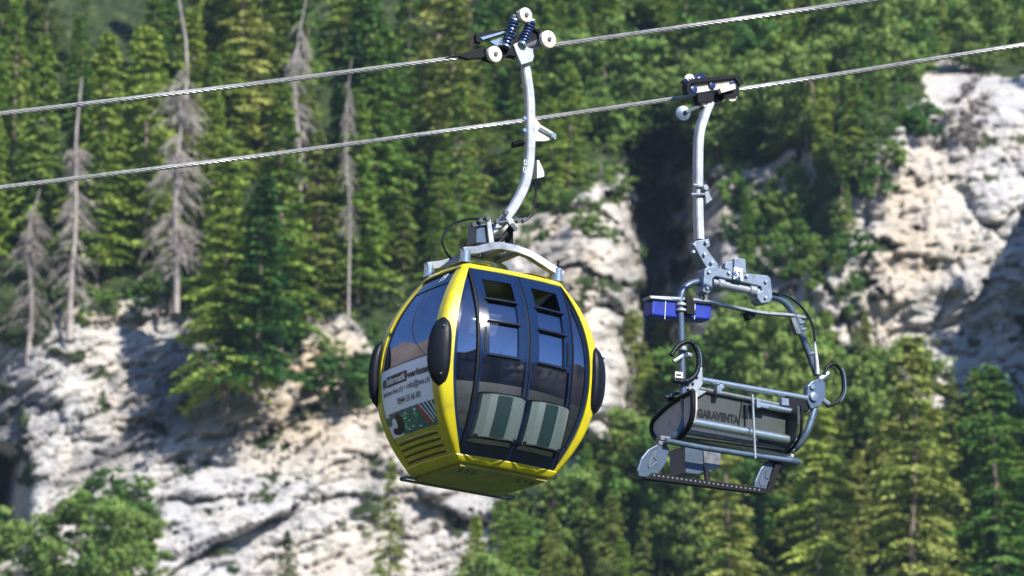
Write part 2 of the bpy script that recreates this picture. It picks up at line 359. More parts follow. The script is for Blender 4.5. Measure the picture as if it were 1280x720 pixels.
# front: side windows, doors, racks; back: same without racks
for F, front in ((Ff, True), (Fb, False)):
    for sx in (-1, 1):
        e0 = lambda z: sx * .525; e1 = lambda z: sx * max(.53, ha(z) - wA(z) + .03)
        mb = MB(); patch(mb, F, e0, e1, .3, 1.72, -.014, .008, 4, 20); sw = mb.build('side_window_strip', M['glass'], gon)
        mb = MB(); patch(mb, F, e0, e1, .08, .3, -.012, .012, 3, 4); patch(mb, F, e0, e1, 1.72, 1.95, -.012, .012, 3, 4)
        patch(mb, F, lambda z: sx * max(.53, ha(z) - wA(z) - .022), e1, .3, 1.72, -.006, .012, 1, 16)
        mb.build('strip_frame', M['navy'], sw)
    for sx in (-1, 1):
        def X(q): return sx * q                   # q from 0 (meeting edge) to .53 (outer edge)
        fr = MB(); o = .018
        def st(q0, q1, z0, z1, off=o, th=.03): patch(fr, F, X(q0), X(q1), z0, z1, off, th, max(3, int(abs(q1 - q0) * 22)), max(3, int((z1 - z0) * 14)))
        st(.012, .035, .06, 1.95); st(.495, .52, .06, 1.95)
        st(.035, .115, 1.03, 1.95, o - .002); st(.425, .495, 1.03, 1.95, o - .002)
        st(.115, .425, 1.84, 1.95, o - .002)
        for zz in (1.62, 1.38, 1.03): st(.115, .425, zz - .012, zz + .012, o + .004, .03)
        st(.035, .495, 1.00, 1.03, o - .002); st(.035, .495, .06, .17, o - .002)
        door = fr.build('door', M['navy'], gon, 30)
        mb = MB(); patch(mb, F, X(.115), X(.425), 1.39, 1.61, -.002, .006, 4, 4); patch(mb, F, X(.115), X(.425), 1.04, 1.37, -.002, .006, 4, 4)
        mb.build('upper_pane', M['glass'], door)
        mb = MB(); patch(mb, F, X(.035), X(.495), .17, 1.00, -.002, .006, 6, 14); mb.build('lower_pane', M['glass'], door)
        for zz in (1.61, 1.37, 1.02):
            mb = MB(); mb.tube([F(X(.10 + .35 * i / 6), zz, .03) for i in range(7)], .009, 8); mb.build('window_bar', M['blackmatte'], door)
        mb = MB(); patch(mb, F, X(.455), X(.475), 1.06, 1.30, o + .006, .012, 1, 4); mb.build('door_handle', M['blackmatte'], door)
        if front:
            prof = [(-.235, -.005), (-.228, .07), (-.165, .105), (-.10, .118), (-.085, .110), (.055, .112), (.075, .122), (.165, .10), (.228, .06), (.235, -.005)]
            rings = []; 
            for j in range(7):
                z = .215 + .40 * j / 6
                outer = [F(sx * .262 + px, z, .03 + py * (1.0 + .12 * j / 6)) for px, py in prof]
                inner = [F(sx * .262 + px * .95, z, .02 + py * .9) for px, py in reversed(prof)]
                rings.append(outer + inner)
            mb = MB(); mb.sweep(rings); rack = mb.build('ski_rack', M['alu'], door, 12)
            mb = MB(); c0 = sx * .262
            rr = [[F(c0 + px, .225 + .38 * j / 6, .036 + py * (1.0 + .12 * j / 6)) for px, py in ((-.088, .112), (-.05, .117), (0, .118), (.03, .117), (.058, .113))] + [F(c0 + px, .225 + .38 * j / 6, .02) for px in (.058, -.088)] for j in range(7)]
            mb.sweep(rr); mb.build('rack_reflection_band', M['rack_reflection'], rack, 12)  # raised band coloured as the dark reflection down the rack front
            for zz in (.205, .625):
                mb = MB(); mb.tube([F(sx * .262 + px * 1.03, zz, .034 + py * 1.08) for px, py in prof], .008, 6); mb.build('rack_rim', M['blackmatte'], rack)
            mb = MB(); patch(mb, F, X(.04), X(.49), .215, .235, .12, .09, 3, 1); mb.build('rack_floor', M['blackmatte'], rack)
    mb = MB(); patch(mb, F, -.01, .01, .06, 1.95, .010, .02, 1, 20); mb.build('door_seal', M['blackmatte'], gon)
    for sx in (-1, 1):
        mb = MB(); patch(mb, F, sx * .527, sx * .545, .09, 1.945, .022, .04, 1, 24); mb.build('door_rail', M['blackmatte'], gon)
# bumpers
for sx in (-1, 1):
    for sy in (-1, 1):
        rings = []; z0 = 1.01; nrm = Vector((sx * .75, sy * 1, 0)).normalized(); tg = Vector((-nrm.y, nrm.x, 0))
        for j in range(17):
            q = -1 + 2 * j / 16; w = .118 * max(.02, (1 - abs(q) ** 2.6)) ** .5; z = z0 + q * .345
            c = Vector((sx * (ha(z) - .0), sy * (hb(z) - .0), z)); ring = []
            for k in range(14):
                an = 2 * math.pi * k / 14; d = .062 * (max(.02, 1 - abs(q) ** 3)) ** .5
                cs, sn = math.cos(an), math.sin(an)
                ring.append(c + tg * w * math.copysign(abs(cs) ** .75, cs) + nrm * (d * math.copysign(abs(sn) ** .8, sn) + .01))
            rings.append(ring)
        mb = MB(); mb.sweep(rings); bmp = mb.build('bumper', M['black'], gon, 50)
        mb = MB()
        for q in (-.24, .24): 
            c = Vector((sx * (ha(z0 + q)), sy * hb(z0 + q), z0 + q)); mb.disc(c + nrm * .07 + tg * .03, nrm, .011, .014, 10)
        mb.build('bolt', M['steel_dark'], bmp)
# rail along the back lower edge with end loops
def loop(x, s): return [Vector((x, .51, -.045)), Vector((x + s * .10, .53, -.04)), Vector((x + s * .14, .46, -.04)), Vector((x + s * .10, .39, -.04)), Vector((x, .40, -.04))]
mb = MB(); mb.tube(spline(list(reversed(loop(-.50, -1))) + loop(.50, 1), 6), .014, 8); mb.build('guide_rail', M['steel_dark'], gon)
# roof mounts
for sx in (-1, 1):
    for sy in (-1, 1):
        c = Vector((sx * .53, sy * .37, 2.02)); mb = MB()
        mb.tube([c, c + Vector((0, 0, .02)), c + Vector((0, 0, .022)), c + Vector((0, 0, .13)), c + Vector((0, 0, .14))], [.062, .062, .052, .052, .04], 16)
        mt = mb.build('roof_mount', M['alu'], gon)
        mb = MB(); mb.tube([c + Vector((0, 0, .14)), c + Vector((0, 0, .165)), c + Vector((0, 0, .166)), c + Vector((0, 0, .22))], [.034, .034, .013, .012], 12); mb.build('mount_bolt', M['blackmatte'], mt)
# carrier frame: two arched beams and ties
def beam(mb, pts, w, h, side):
    side = Vector(side).normalized(); rings = []; pts = [Vector(p) for p in pts]
    for i, p in enumerate(pts):
        t = (pts[min(i + 1, len(pts) - 1)] - pts[max(i - 1, 0)]).normalized(); n = side.cross(t).normalized()
        rings.append([p + side * w / 2 + n * h / 2, p - side * w / 2 + n * h / 2, p - side * w / 2 - n * h / 2, p + side * w / 2 - n * h / 2])
    mb.sweep(rings)
for sy in (-1, 1):
    mb = MB(); y = sy * .37; yc = sy * .17
    beam(mb, [(-.57, y, 2.13), (-.42, y * .95, 2.17), (-.18, yc * 1.4, 2.28), (-.06, yc * 1.2, 2.315), (.14, yc * 1.2, 2.315), (.27, yc * 1.4, 2.28), (.46, y * .95, 2.15), (.57, y, 2.10)], .085, .075, (0, 1, 0))
    mb.build('roof_carrier', M['steel_mid'], gon, 20, .006)
mb = MB(); mb.box((-.03, 0, 2.29), (.07, .40, .06)); mb.box((.14, 0, 2.29), (.07, .40, .06)); mb.build('carrier_tie', M['steel_dark'], gon, 0, .006)
# hanger arm: traced centre line in plane y=0 of the cabin frame
hc = [G(u, v, 0) for u, v in ((655, 62), (657.5, 90), (661.5, 120), (662.5, 150), (662.5, 180), (661, 205), (656, 230), (646, 252), (633, 271), (620, 284), (606, 292), (592, 296))]
hc = spline(hc, 5)
rings = []; P = hc
for i, p in enumerate(P):
    t = (P[min(i + 1, len(P) - 1)] - P[max(i - 1, 0)]).normalized(); n = Vector((0, 1, 0)).cross(t).normalized(); w = .092 if i > 4 else .075; d = .085; c = .016
    rings.append([p + n * a * w / 2 + Vector((0, b * d / 2, 0)) for a, b in ((1, .7), (.72, 1), (-.72, 1), (-1, .7), (-1, -.7), (-.72, -1), (.72, -1), (1, -.7))])
mb = MB(); mb.sweep(rings); arm = mb.build('hanger_arm', M['steel'], gon, 25)
# oval emblem plates on the arm
for (u, v) in ((656.5, 203), (655.6, 212)):
    c = G(u, v, -.05)
    mb = MB(); mb.tube([c + Vector((math.cos(a) * .013 + .0, 0, math.sin(a) * .028)) for a in [2 * math.pi * k / 16 for k in range(17)]], .0035, 5, False); mb.build('emblem', M['pale_ink'], arm)
for (u, v) in ((655.5, 148), (655.5, 163)):
    mb = MB(); mb.disc(G(u, v, -.052), (0, 1, 0), .022, .03, 8); mb.build('bolt', M['alu'], arm)
# bracket plates on the right of the arm
mb = MB(); mb.prism([G(*q, 0) for q in ((668, 147), (674, 156), (694, 168), (694, 174), (680, 177), (668, 177))], (0, -.02, 0), (0, .02, 0)); mb.build('arm_bracket', M['white'], gon, 0, .004)
mb = MB(); mb.tube([G(674, 160, -.035), G(693, 171, -.035)], .017, 8); mb.disc(G(691, 170, -.035), (0, 1, 0), .03, .05, 12); mb.build('bracket_lever', M['alu'], gon)
mb = MB()
mb.tube([G(641, 181, 0), G(655, 178, 0)], .018, 8)
for k in range(6): mb.disc(G(641.5 + k * 2.3, 181 - k * .5, 0), Vector((1, 0, .2)), .034, .012, 12)
mb.build('buffer', M['blackmatte'], gon)
mb = MB(); mb.prism([G(*q, 0) for q in ((669, 201), (671.5, 201), (678, 216), (678, 222), (669, 224))], (0, -.04, 0), (0, .04, 0)); mb.build('sensor_box', M['white'], gon, 0, .006)
mb = MB(); mb.tube(spline([G(669.5, 224, 0), G(669.5, 245, 0), G(666, 262, 0), G(660, 273, 0), G(652, 278, 0)]), [.012] * 33, 8); mb.build('cable', M['black'], gon)
mb = MB(); mb.tube(spline([G(606, 274, -.1), G(585, 274, -.2), G(565, 281, -.3), G(553.5, 297, -.35), G(555, 310, -.38), G(564, 324, -.36)]), .012, 8); mb.build('cable', M['black'], gon)
mb = MB(); mb.tube(spline([G(575, 305, -.37), G(581, 317, -.37), G(592, 321, -.33), G(598, 322, -.25)]), .007, 6); mb.build('cable', M['black'], gon)
# suspension head
mb = MB(); mb.prism([G(*q, 0) for q in ((590, 279), (612, 283), (612, 306), (590, 306))], (0, -.09, 0), (0, .09, 0)); mb.build('suspension_box', M['grey_paint'], gon, 0, .008)
mb = MB(); mb.prism([G(*q, -.12) for q in ((607, 272), (612, 271), (617, 303), (611, 304))], (0, -.015, 0), (0, .015, 0)); mb.prism([G(*q, -.10) for q in ((628, 268), (634, 264), (642, 278), (637, 283))], (0, -.02, 0), (0, .02, 0)); mb.build('clamp_plate', M['steel'], gon, 0, .004)
mb = MB()
for u, v in ((592, 281), (600, 276), (609, 273), (621, 277), (632, 266), (640, 282), (647, 276), (655, 275), (643, 286)): mb.disc(G(u, v, -.11), (.3, 1, .2), .026, .10, 8)
mb.tube([G(588, 283, -.11), G(660, 273, -.11)], .010, 6); mb.build('clamp_bolt', M['steel_dark'], gon)
mb = MB(); mb.tube([G(636, 290, 0), G(636, 312, 0)], .045, 10); mb.tube([G(640, 283, -.06), G(622, 306, -.06)], .03, 10); mb.tube([G(610, 300, -.05), G(632, 296, -.05), G(642, 283, -.05)], .035, 10); mb.build('damper', M['blackmatte'], gon)
# grip on the upper cable
def coil(mb, a, b, rad, turns, wire):
    a = Vector(a); b = Vector(b); t = (b - a).normalized(); x = t.orthogonal().normalized(); y = t.cross(x); N = turns * 12
    mb.tube([a + (b - a) * (i / N) + (x * math.cos(2 * math.pi * i / 12) + y * math.sin(2 * math.pi * i / 12)) * rad for i in range(N + 1)], wire, 5)
for a, b in (((643, 26), (632, 58)), ((664, 27), (653, 55))):
    mb = MB(); coil(mb, G(*a, -.10), G(*b, -.10), .042, 8, .0125); cs = mb.build('grip_spring', M['spring'], gon)
    mb = MB(); A_, B_ = G(*a, -.10), G(*b, -.10); mb.tube([A_, B_], .022, 10); mb.disc(A_, A_ - B_, .05, .02, 14); mb.disc(B_, A_ - B_, .052, .025, 14); mb.build('spring_cap', M['alu'], cs)
for u, v, r_, y in ((617.5, 68, .083, -.16), (656, 19, .075, -.16), (684.5, 49.5, .090, -.20)):
    mb = MB(); c = G(u, v, y); mb.disc(c, (-.1, 1, 0), r_, .055, 28, .12); wh = mb.build('guide_roller', M['white'], gon)
    mb = MB(); mb.disc(c + Vector((.003, -.03, 0)), (-.1, 1, 0), .022, .03, 14); mb.build('roller_hub', M['steel_dark'], wh)
mb = MB(); mb.tube([G(650, 61, -.02), G(684, 50, -.16)], [.042, .034], 12); mb.build('roller_axle', M['steel_dark'], gon)
mb = MB(); mb.tube([G(617, 68, -.12), G(617, 68, .05)], .03, 10); mb.build('roller_axle', M['steel_dark'], gon)
mb = MB(); mb.tube([G(656, 19, -.12), G(656, 19, .02)], .03, 10); mb.build('roller_axle', M['steel_dark'], gon)
mb = MB()
mb.prism([G(*q, -.03) for q in ((604, 62), (640, 52), (646, 44), (672, 36), (677, 45), (664, 56), (666, 68), (652, 74), (634, 70), (620, 78), (606, 74))], (0, -.04, 0), (0, .07, 0)); mb.build('grip_body', M['blackmatte'], gon, 0, .006)
mb = MB(); mb.prism([G(*q, -.06) for q in ((640, 57), (648, 52), (664, 58), (668, 66), (664, 78), (650, 82), (644, 68))], (0, -.03, 0), (0, .05, 0)); mb.build('grip_clamp', M['steel'], gon, 0, .008)
mb = MB(); mb.prism([G(*q, -.02) for q in ((593, 44), (601, 41), (632, 37), (632, 43), (606, 50), (600, 55), (594, 53))], (0, -.03, 0), (0, .03, 0)); mb.build('coupling_lever', M['blackmatte'], gon, 0, .004)
mb = MB(); mb.prism([G(*q, -.05) for q in ((600, 47), (630, 39), (630, 41.5), (603, 50))], (0, -.01, 0), (0, .0, 0)); mb.prism([G(*q, -.05) for q in ((612, 52), (630, 46), (640, 60), (628, 63))], (0, -.01, 0), (0, .02, 0)); mb.build('lever_plate', M['alu'], gon, 0)
mb = MB(); mb.prism([G(*q, -.03) for q in ((556, 72.5), (580, 66), (606, 59), (610, 72), (585, 74.5), (574, 71))], (0, -.02, 0), (0, .045, 0)); mb.build('cable_guide', M['blackmatte'], gon, 0, .004)
mb = MB(); mb.tube([G(646, 14, -.12), G(648, 24, -.12), G(660, 30, -.12), G(664, 24, -.12)], .02, 8); mb.tube([G(640, 20, -.1), G(668, 26, -.1)], .022, 8); mb.build('spring_yoke', M['steel_dark'], gon)
mb = MB(); mb.tube([G(666, 36, -.08), G(673, 40, -.08), G(674, 46, -.08)], .02, 8); mb.build('coupling_lever', M['blackmatte'], gon)
# ------------------------------------------------------------------ CHAIR
MC = Matrix.Translation(at(915, 600, 48.0)) @ Matrix.Rotation(R(30), 4, 'Z')
Q = plane_map(MC)
ch = empty('chairlift_chair', MC, .5)
tag(ch, 'empty grey chairlift chair seen from behind, hanging from the lower cable', 'chairlift chair')
PX = 48.0 / FPX
hc = spline([Q(u, v) for u, v in ((887, 128), (880, 146), (874, 168), (872.5, 200), (872.5, 240), (873, 275), (874, 300))], 6); rings = []
for i, p in enumerate(hc):
    t = (hc[min(i + 1, len(hc) - 1)] - hc[max(i - 1, 0)]).normalized(); n = Vector((0, 1, 0)).cross(t).normalized(); w, d = .088, .10
    rings.append([p + n * a * w / 2 + Vector((0, b * d / 2, 0)) for a, b in ((1, .75), (.75, 1), (-.75, 1), (-1, .75), (-1, -.75), (-.75, -1), (.75, -1), (1, -.75))])
mb = MB(); mb.sweep(rings); arm = mb.build('hanger_arm', M['steel'], ch, 25)
mb = MB(); mb.prism([Q(*q) for q in ((864, 303), (882, 300), (884, 309), (879, 312), (893, 331), (895, 342), (884, 345), (872, 325), (865, 312))], (0, -.07, 0), (0, .07, 0)); mb.build('hanger_joint', M['cast'], ch, 0, .01)
mb = MB()
for u, v in ((867, 306), (882, 303), (866, 315), (880, 318), (889, 328), (884, 338)): mb.disc(Q(u, v, -.08), (0, 1, 0), .02, .05, 8)
mb.build('joint_bolt', M['steel'], ch)
mb = MB(); mb.tube([Q(866, 231, -.06), Q(884, 235, -.06)], .018, 8); mb.tube([Q(864, 243, -.07), Q(880, 243, -.07), Q(888, 251, -.07)], .016, 8); mb.disc(Q(881, 235, -.08), (0, 1, 0), .035, .06, 12); mb.prism([Q(*q, -.07) for q in ((880, 240), (884, 239), (889, 250), (882, 255))], (0, -.02, 0), (0, .04, 0)); mb.build('arm_clamp', M['steel_mid'], ch, 40)
# chair grip
mb = MB(); mb.prism([Q(*q, -.04) for q in ((856, 106), (862, 100), (918, 94.5), (922, 96), (927, 106), (922, 108), (916, 99), (860, 107), (860, 118), (856, 117))], (0, -.05, 0), (0, .05, 0))
for k in range(20): 
    c = Q(864 + k * 2.7, 104.5 - k * .30, -.09); mb.box(c, (.007, .03, .026))
mb.build('toothed_rail', M['blackmatte'], ch, 0)
mb = MB(); mb.prism([Q(*q, -.02) for q in ((860, 109), (868, 106), (920, 101), (921, 108), (900, 112), (862, 118))], (0, -.03, 0), (0, .03, 0)); mb.build('grip_plate', M['white'], ch, 0, .004)
for u, v, r_ in ((867, 112, .042), (890, 106.5, .042), (915, 104, .03)):
    mb = MB(); mb.disc(Q(u, v, -.06), (0, 1, 0), r_, .03, 18); mb.build('plate_opening', M['spring'], ch)
for a, b in (((855, 106), (868, 99)), ((868, 101), (880, 97))):
    mb = MB(); coil(mb, Q(*a, .05), Q(*b, .05), .045, 5, .012); mb.build('grip_spring', M['spring'], ch)
mb = MB(); mb.disc(Q(862, 100, .05), (.3, 1, -.2), .062, .08, 20, .3); mb.build('spring_cap', M['white'], ch)
mb = MB(); mb.prism([Q(*q, -.09) for q in ((898, 111), (903, 108), (917, 105.5), (918, 112), (900, 117))], (0, -.03, 0), (0, .03, 0)); mb.build('rope_clamp', M['white'], ch, 0, .004)
for u, v in ((881, 126), (913, 119)):
    mb = MB(); mb.disc(Q(u, v, -.01), (0, 1, 0), .075, .05, 24, .12); wh = mb.build('guide_roller', M['white'], ch)
    mb = MB(); mb.prism([Q(u - 10, v - 8, -.05), Q(u + 10, v - 9, -.05), Q(u + 9, v + 1, -.05), Q(u - 9, v + 3, -.05)], (0, -.02, 0), (0, .02, 0)); mb.build('roller_cover', M['blackmatte'], wh, 0)
mb = MB(); mb.prism([Q(*q, .03) for q in ((868, 120), (922, 112), (922, 119), (905, 122), (896, 132), (882, 138), (872, 132))], (0, -.04, 0), (0, .05, 0)); mb.build('grip_body', M['blackmatte'], ch, 0, .006)
c = Q(853.5, 142, -.05)
mb = MB(); mb.disc(c, (.3, 1, 0), .082, .04, 26, .1); wh = mb.build('guide_roller', M['grey_paint'], ch)
mb = MB(); mb.tube([c + Vector((0, -.045, 0)), Q(874, 133, 0)], .022, 10); mb.build('roller_axle', M['steel_dark'], wh)
# yoke with number plate
mb = MB(); mb.prism([Q(*q, -.09) for q in ((879, 337), (884, 334), (893, 333), (897, 336), (930, 342), (958, 345), (962, 349), (964, 372), (961, 379), (950, 380), (945, 374), (945, 366), (951, 364), (950, 359), (942, 357), (893, 346), (889, 349), (889, 362), (884, 368), (877, 365))], (0, -.03, 0), (0, .12, 0)); yk = mb.build('yoke', M['cast'], ch, 0, .010)
mb = MB(); mb.prism([Q(*q, -.08) for q in ((915, 325), (918, 323), (929, 325), (930, 343), (915, 342))], (0, -.05, 0), (0, .08, 0)); mb.prism([Q(*q, -.08) for q in ((906, 329), (915, 326), (915, 340), (905, 336))], (0, -.02, 0), (0, .06, 0)); mb.build('yoke_head', M['cast'], ch, 0, .008)
mb = MB(); mb.prism([Q(*q, -.14) for q in ((917, 334.5), (927.5, 336), (928, 351), (916.5, 349))], (0, -.012, 0), (0, .0, 0)); npl = mb.build('number_plate', M['adwhite'], ch, 0)
o0 = Q(917.5, 345, -.156); 
text_mesh('62', lambda s, y: o0 + Vector((s * .085, 0, y - s * .012)), 'plate_text', M['spring'], npl, .095, bold=.003)
mb = MB(); mb.prism([Q(*q, -.154) for q in ((919, 347), (926, 348.3), (926, 349.8), (919, 348.5))], (0, -.003, 0), (0, 0, 0)); mb.build('plate_bar', M['spring'], npl, 0)
mb = MB(); mb.tube([Q(890, 353, -.06), Q(948, 365.5, -.06)], .042, 14); mb.disc(Q(900, 355, -.06), Q(948, 365, -.06) - Q(890, 353, -.06), .06, .08, 14); mb.disc(Q(940, 363.5, -.06), Q(948, 365, -.06) - Q(890, 353, -.06), .062, .09, 14); mb.build('pivot_tube', M['steel_mid'], ch)
mb = MB()
for u, v in ((886, 340), (884, 360), (911, 341), (933, 345), (957, 352), (957, 372)): mb.disc(Q(u, v, -.13), (0, 1, 0), .018, .03, 8)
mb.build('yoke_bolt', M['steel'], yk)
# bail frame tubes
RT = .037
left = spline([Q(885, 352), Q(868, 353), Q(856, 360), Q(850.5, 373), Q(851, 400), Q(852, 440), Q(853, 480)], 6)
mb = MB(); mb.tube(left, RT, 14); lf = mb.build('frame_tube', M['grey_paint'], ch)
right = spline([Q(950, 369), Q(968, 371), Q(982, 379), Q(993, 395), Q(1004, 424), Q(1014, 450), Q(1021, 470)], 6)
mb = MB(); mb.tube(right, RT, 14); rf = mb.build('frame_tube', M['grey_paint'], ch)
mb = MB(); mb.tube(spline([Q(853, 478), Q(855, 505), Q(856, 520), Q(851, 537, .02), Q(838, 549, .12), Q(826, 552, .3)], 6), RT * 1.05, 14); mb.build('frame_tube', M['grey_paint'], ch)
mb = MB(); mb.tube(spline([Q(1024, 478), Q(1019, 505), Q(1014, 525), Q(1006, 545, .02), Q(994, 560, .1), Q(980, 568, .3)], 6), RT * 1.05, 14); mb.build('frame_tube', M['grey_paint'], ch)
for (u, v) in ((851, 381), (851, 388)):
    mb = MB(); mb.disc(Q(u, v), (0, 0, 1), .06, .03, 14); mb.build('tube_collar', M['steel'], lf)
for (u, v) in ((1000, 404), (1002.5, 412), (1013, 442)):
    mb = MB(); mb.disc(Q(u, v), (.35, 0, -1), .055, .03, 14); mb.build('tube_collar', M['cast'], rf)
mb = MB(); mb.prism([Q(*q) for q in ((987, 398), (998, 397), (1004, 404), (999, 419), (994, 418))], (0, -.03, 0), (0, .03, 0)); mb.build('frame_gusset', M['steel_dark'], ch, 0, .004)
# flat cross bar and folded blue cover
P = spline([Q(812, 372, .05), Q(850, 374, .0), Q(885, 377, 0), (Q(905, 382)), Q(950, 391), Q(985, 394), Q(1010, 398)], 5)
mb = MB(); beam(mb, P, .07, .030, (0, 1, 0)); mb.build('cross_bar', M['steel_mid'], ch, 30, .004)
mb = MB(); mb.prism([Q(*q) for q in ((931, 391), (944, 392), (938, 400), (934, 400))], (0, -.05, 0), (0, .05, 0)); mb.build('bar_bracket', M['blackmatte'], ch, 0)
mb = MB()
pr = [Q(*q, .06) for q in ((813, 374), (834, 376.5), (854, 378), (888, 381), (885, 401), (857, 398.5), (835, 398), (812, 395))]
mb.prism(pr, (0, -.05, 0), (0, .14, 0)); cv = mb.build('blue_cover', M['blue'], ch, 0, .018)
mb = MB()
for u in (832, 869): mb.tube([Q(u, 376 + (u - 832) * .06, .002), Q(u - 1, 399, .002)], .004, 5)
mb.build('seam', M['pale_ink'], cv)
mb = MB(); mb.prism([Q(*q, .0) for q in ((811, 370), (846, 373), (884, 377), (889, 380), (812, 373.5))], (0, -.02, 0), (0, .14, 0)); mb.build('cover_flap', M['steel'], cv, 0, .006)
mb = MB(); mb.prism([Q(*q, -.045) for q in ((857, 371), (866, 373), (869, 394), (858, 392))], (0, -.01, 0), (0, .03, 0)); mb.build('cover_bracket', M['blackmatte'], cv, 0)
mb = MB(); mb.tube(spline([Q(966, 366, -.05), Q(985, 371, -.05), Q(1003, 385, -.05), Q(1015, 405, -.05), Q(1019, 430, -.05)]), .012, 8); mb.build('cable', M['black'], ch); mb = MB(); mb.tube(spline([Q(879, 368, -.02), Q(880, 373, -.02), Q(876, 376, -.02)]), .011, 6); mb.build('cable', M['black'], ch)
mb = MB(); mb.tube([Q(1018, 427, -.05), Q(1021, 452, -.05), Q(1022, 468, -.05)], [.016, .022, .026], 10); mb.build('cable_sleeve', M['steel'], ch)
# armrest hoops
def hoop(pts, th=.024, studs=True):
    mb = MB(); p = spline(pts, 7); mb.tube(p, th, 10); o = mb.build('armrest_hoop', M['black'], ch)
    mb = MB()
    if studs:
        for i in range(2, len(p) - 1, 4):
            mb = MB(); mb.disc(p[i] + Vector((-.008, -th * .95, 0)), (.2, 1, 0), .006, .008, 6); mb.build('stud', M['grey_paint'], o)
    q = [a + Vector((.028, 0, .004)) for a in p[int(len(p) * .38):int(len(p) * .85)]]
    mb = MB(); mb.tube(q, .009, 6); mb.build('hoop_rim', M['alu'], o)
def hy(u, v, u0, X): return Q(u, v, x=X)
xl = Q(853, 480).x - .06; xr = Q(1022, 470).x + .0
hoop([Q(*q, -.07) for q in ((839, 444), (848, 432), (860, 427), (868, 432), (873, 446), (872, 462), (865, 473), (853, 477), (840, 475))], .026)
hoop([Q(*q, -.02) for q in ((1030, 469), (1034, 459), (1043, 455), (1051, 463), (1054, 478), (1053, 492), (1046, 503), (1034, 508))], .019, False)
mb = MB(); mb.tube([Q(842, 452, -.05), Q(853, 445, -.05)], .022, 8); mb.disc(Q(861, 444, -.05), (1, .3, 0), .03, .07, 10); mb.disc(Q(853, 436, -.03), (0, 0, 1), .05, .05, 12); mb.build('armrest_clamp', M['steel_mid'], ch)
mb = MB(); mb.prism([Q(*q, -.06) for q in ((843.5, 464.5), (853, 465.5), (853, 473), (843.5, 472))], (0, -.01, 0), (0, 0, 0)); st_ = mb.build('sticker', M['white'], ch, 0)
mb = MB(); mb.prism([Q(*q, -.075) for q in ((845.5, 467.5), (851.5, 468), (851.5, 469.5), (845.5, 469))], (0, -.003, 0), (0, 0, 0)); mb.build('sticker_line', M['ink'], st_, 0)
mb = MB(); mb.prism([Q(*q, -.02) for q in ((856, 478), (868, 470), (876, 459), (877, 480), (872, 488), (882, 490), (866, 500), (860, 502), (856, 495))], (0, -.03, 0), (0, .05, 0)); mb.build('side_plate', M['steel_mid'], ch, 0, .006)
for u, v in ((860, 481), (860, 487), (859, 493), (866, 480), (871, 472)):
    mb = MB(); mb.disc(Q(u, v, -.055), (0, 1, 0), .015, .02, 8); mb.build('plate_bolt', M['blackmatte'], ch)
mb = MB(); mb.prism([Q(*q, -.02) for q in ((1008, 483), (1014, 477), (1024, 473), (1030, 480), (1030, 495), (1024, 508), (1012, 512), (1007, 500))], (0, -.03, 0), (0, .06, 0)); mb.build('side_plate', M['grey_paint'], ch, 0, .006)
mb = MB(); mb.tube([Q(1024, 475), Q(1035, 467)], .035, 8); mb.tube([Q(1026, 498), Q(1036, 506)], .03, 8); mb.disc(Q(1017, 496, -.06), (0, 1, 0), .05, .04, 12); mb.disc(Q(1015, 484, -.05), (0, 1, 0), .03, .04, 12); mb.build('armrest_pivot', M['cast'], ch)
# backrest, rails, seat
def rail(name, a, b, r_, mat, y=0.0, par=None):
    mb = MB(); mb.tube([Q(*a, y), Q(*b, y)], r_, 12); return mb.build(name, mat, par or ch)
rail('back_rail', (877, 475), (1008, 498), .034, M['alu'], -.03)
rail('back_rail', (874, 486), (1002, 512), .026, M['steel_dark'], -.02)
rail('back_rail', (940, 504), (997, 516), .034, M['alu'], -.06)
rail('back_rail', (862, 527), (994, 551), .048, M['alu'], -.03)
rail('seat_rail', (857, 539), (992, 563), .024, M['steel_dark'], .05)
rail('seat_rail', (860, 545), (990, 571), .032, M['steel'], .12)
def slab(name, q, mat, y0, y1, bev=.006, par=None):
    mb = MB(); mb.prism([Q(*p, y0) for p in q], (0, 0, 0), (0, y1 - y0, 0)); return mb.build(name, mat, par or ch, 0, bev)
bk = slab('backrest', ((868, 486), (1000, 508), (992, 546), (862, 522)), M['seat_grey'], .0, .06)
sb = slab('seat_bucket_end', ((868, 488), (866, 524), (851, 546), (827, 549), (819, 545), (815, 536), (819, 524), (840, 503)), M['black'], .35, .38)
# the bucket end is a curved side shell: dark rim and pale inner panel
xe = Q(858, 520).x - .05
def Qx(u, v): return Q(u, v, x=xe)
sb.parent = None; bpy.data.objects.remove(sb)
op = [Qx(*q) for q in ((866, 489), (866, 512), (863, 528), (852, 545), (836, 551), (822, 549), (815.5, 541), (815.5, 530), (821, 521), (840, 504))]
mb = MB(); mb.prism(op, (0, 0, 0), (.06, 0, 0)); se = mb.build('seat_end', M['seat_beige'], ch, 0, .006)
mb = MB(); pp = spline(op + [op[0]], 4); mb.tube(pp, .030, 10); mb.build('end_rim', M['black'], se)
mb = MB(); dx = Q(990, 560).x - xe - .04
mb.prism([op[3] , op[4], op[5], op[6], op[7] , op[7] + Vector((0, .0, .03)), op[5] + Vector((0, -.02, .07)), op[4] + Vector((0, 0, .08)), op[3] + Vector((0, .06, .05))], (.02, 0, 0), (dx, 0, 0)); mb.build('seat', M['seat_grey'], ch, 40)
xe2 = xe + dx
mb = MB(); mb.prism([p + Vector((dx - .02, 0, 0)) for p in op], (0, 0, 0), (.03, 0, 0)); se2 = mb.build('seat_end', M['seat_grey'], ch, 0, .006)
mb = MB(); mb.tube([p + Vector((dx + .03, 0, 0)) for p in pp], .016, 10); mb.build('end_rim', M['black'], se2)
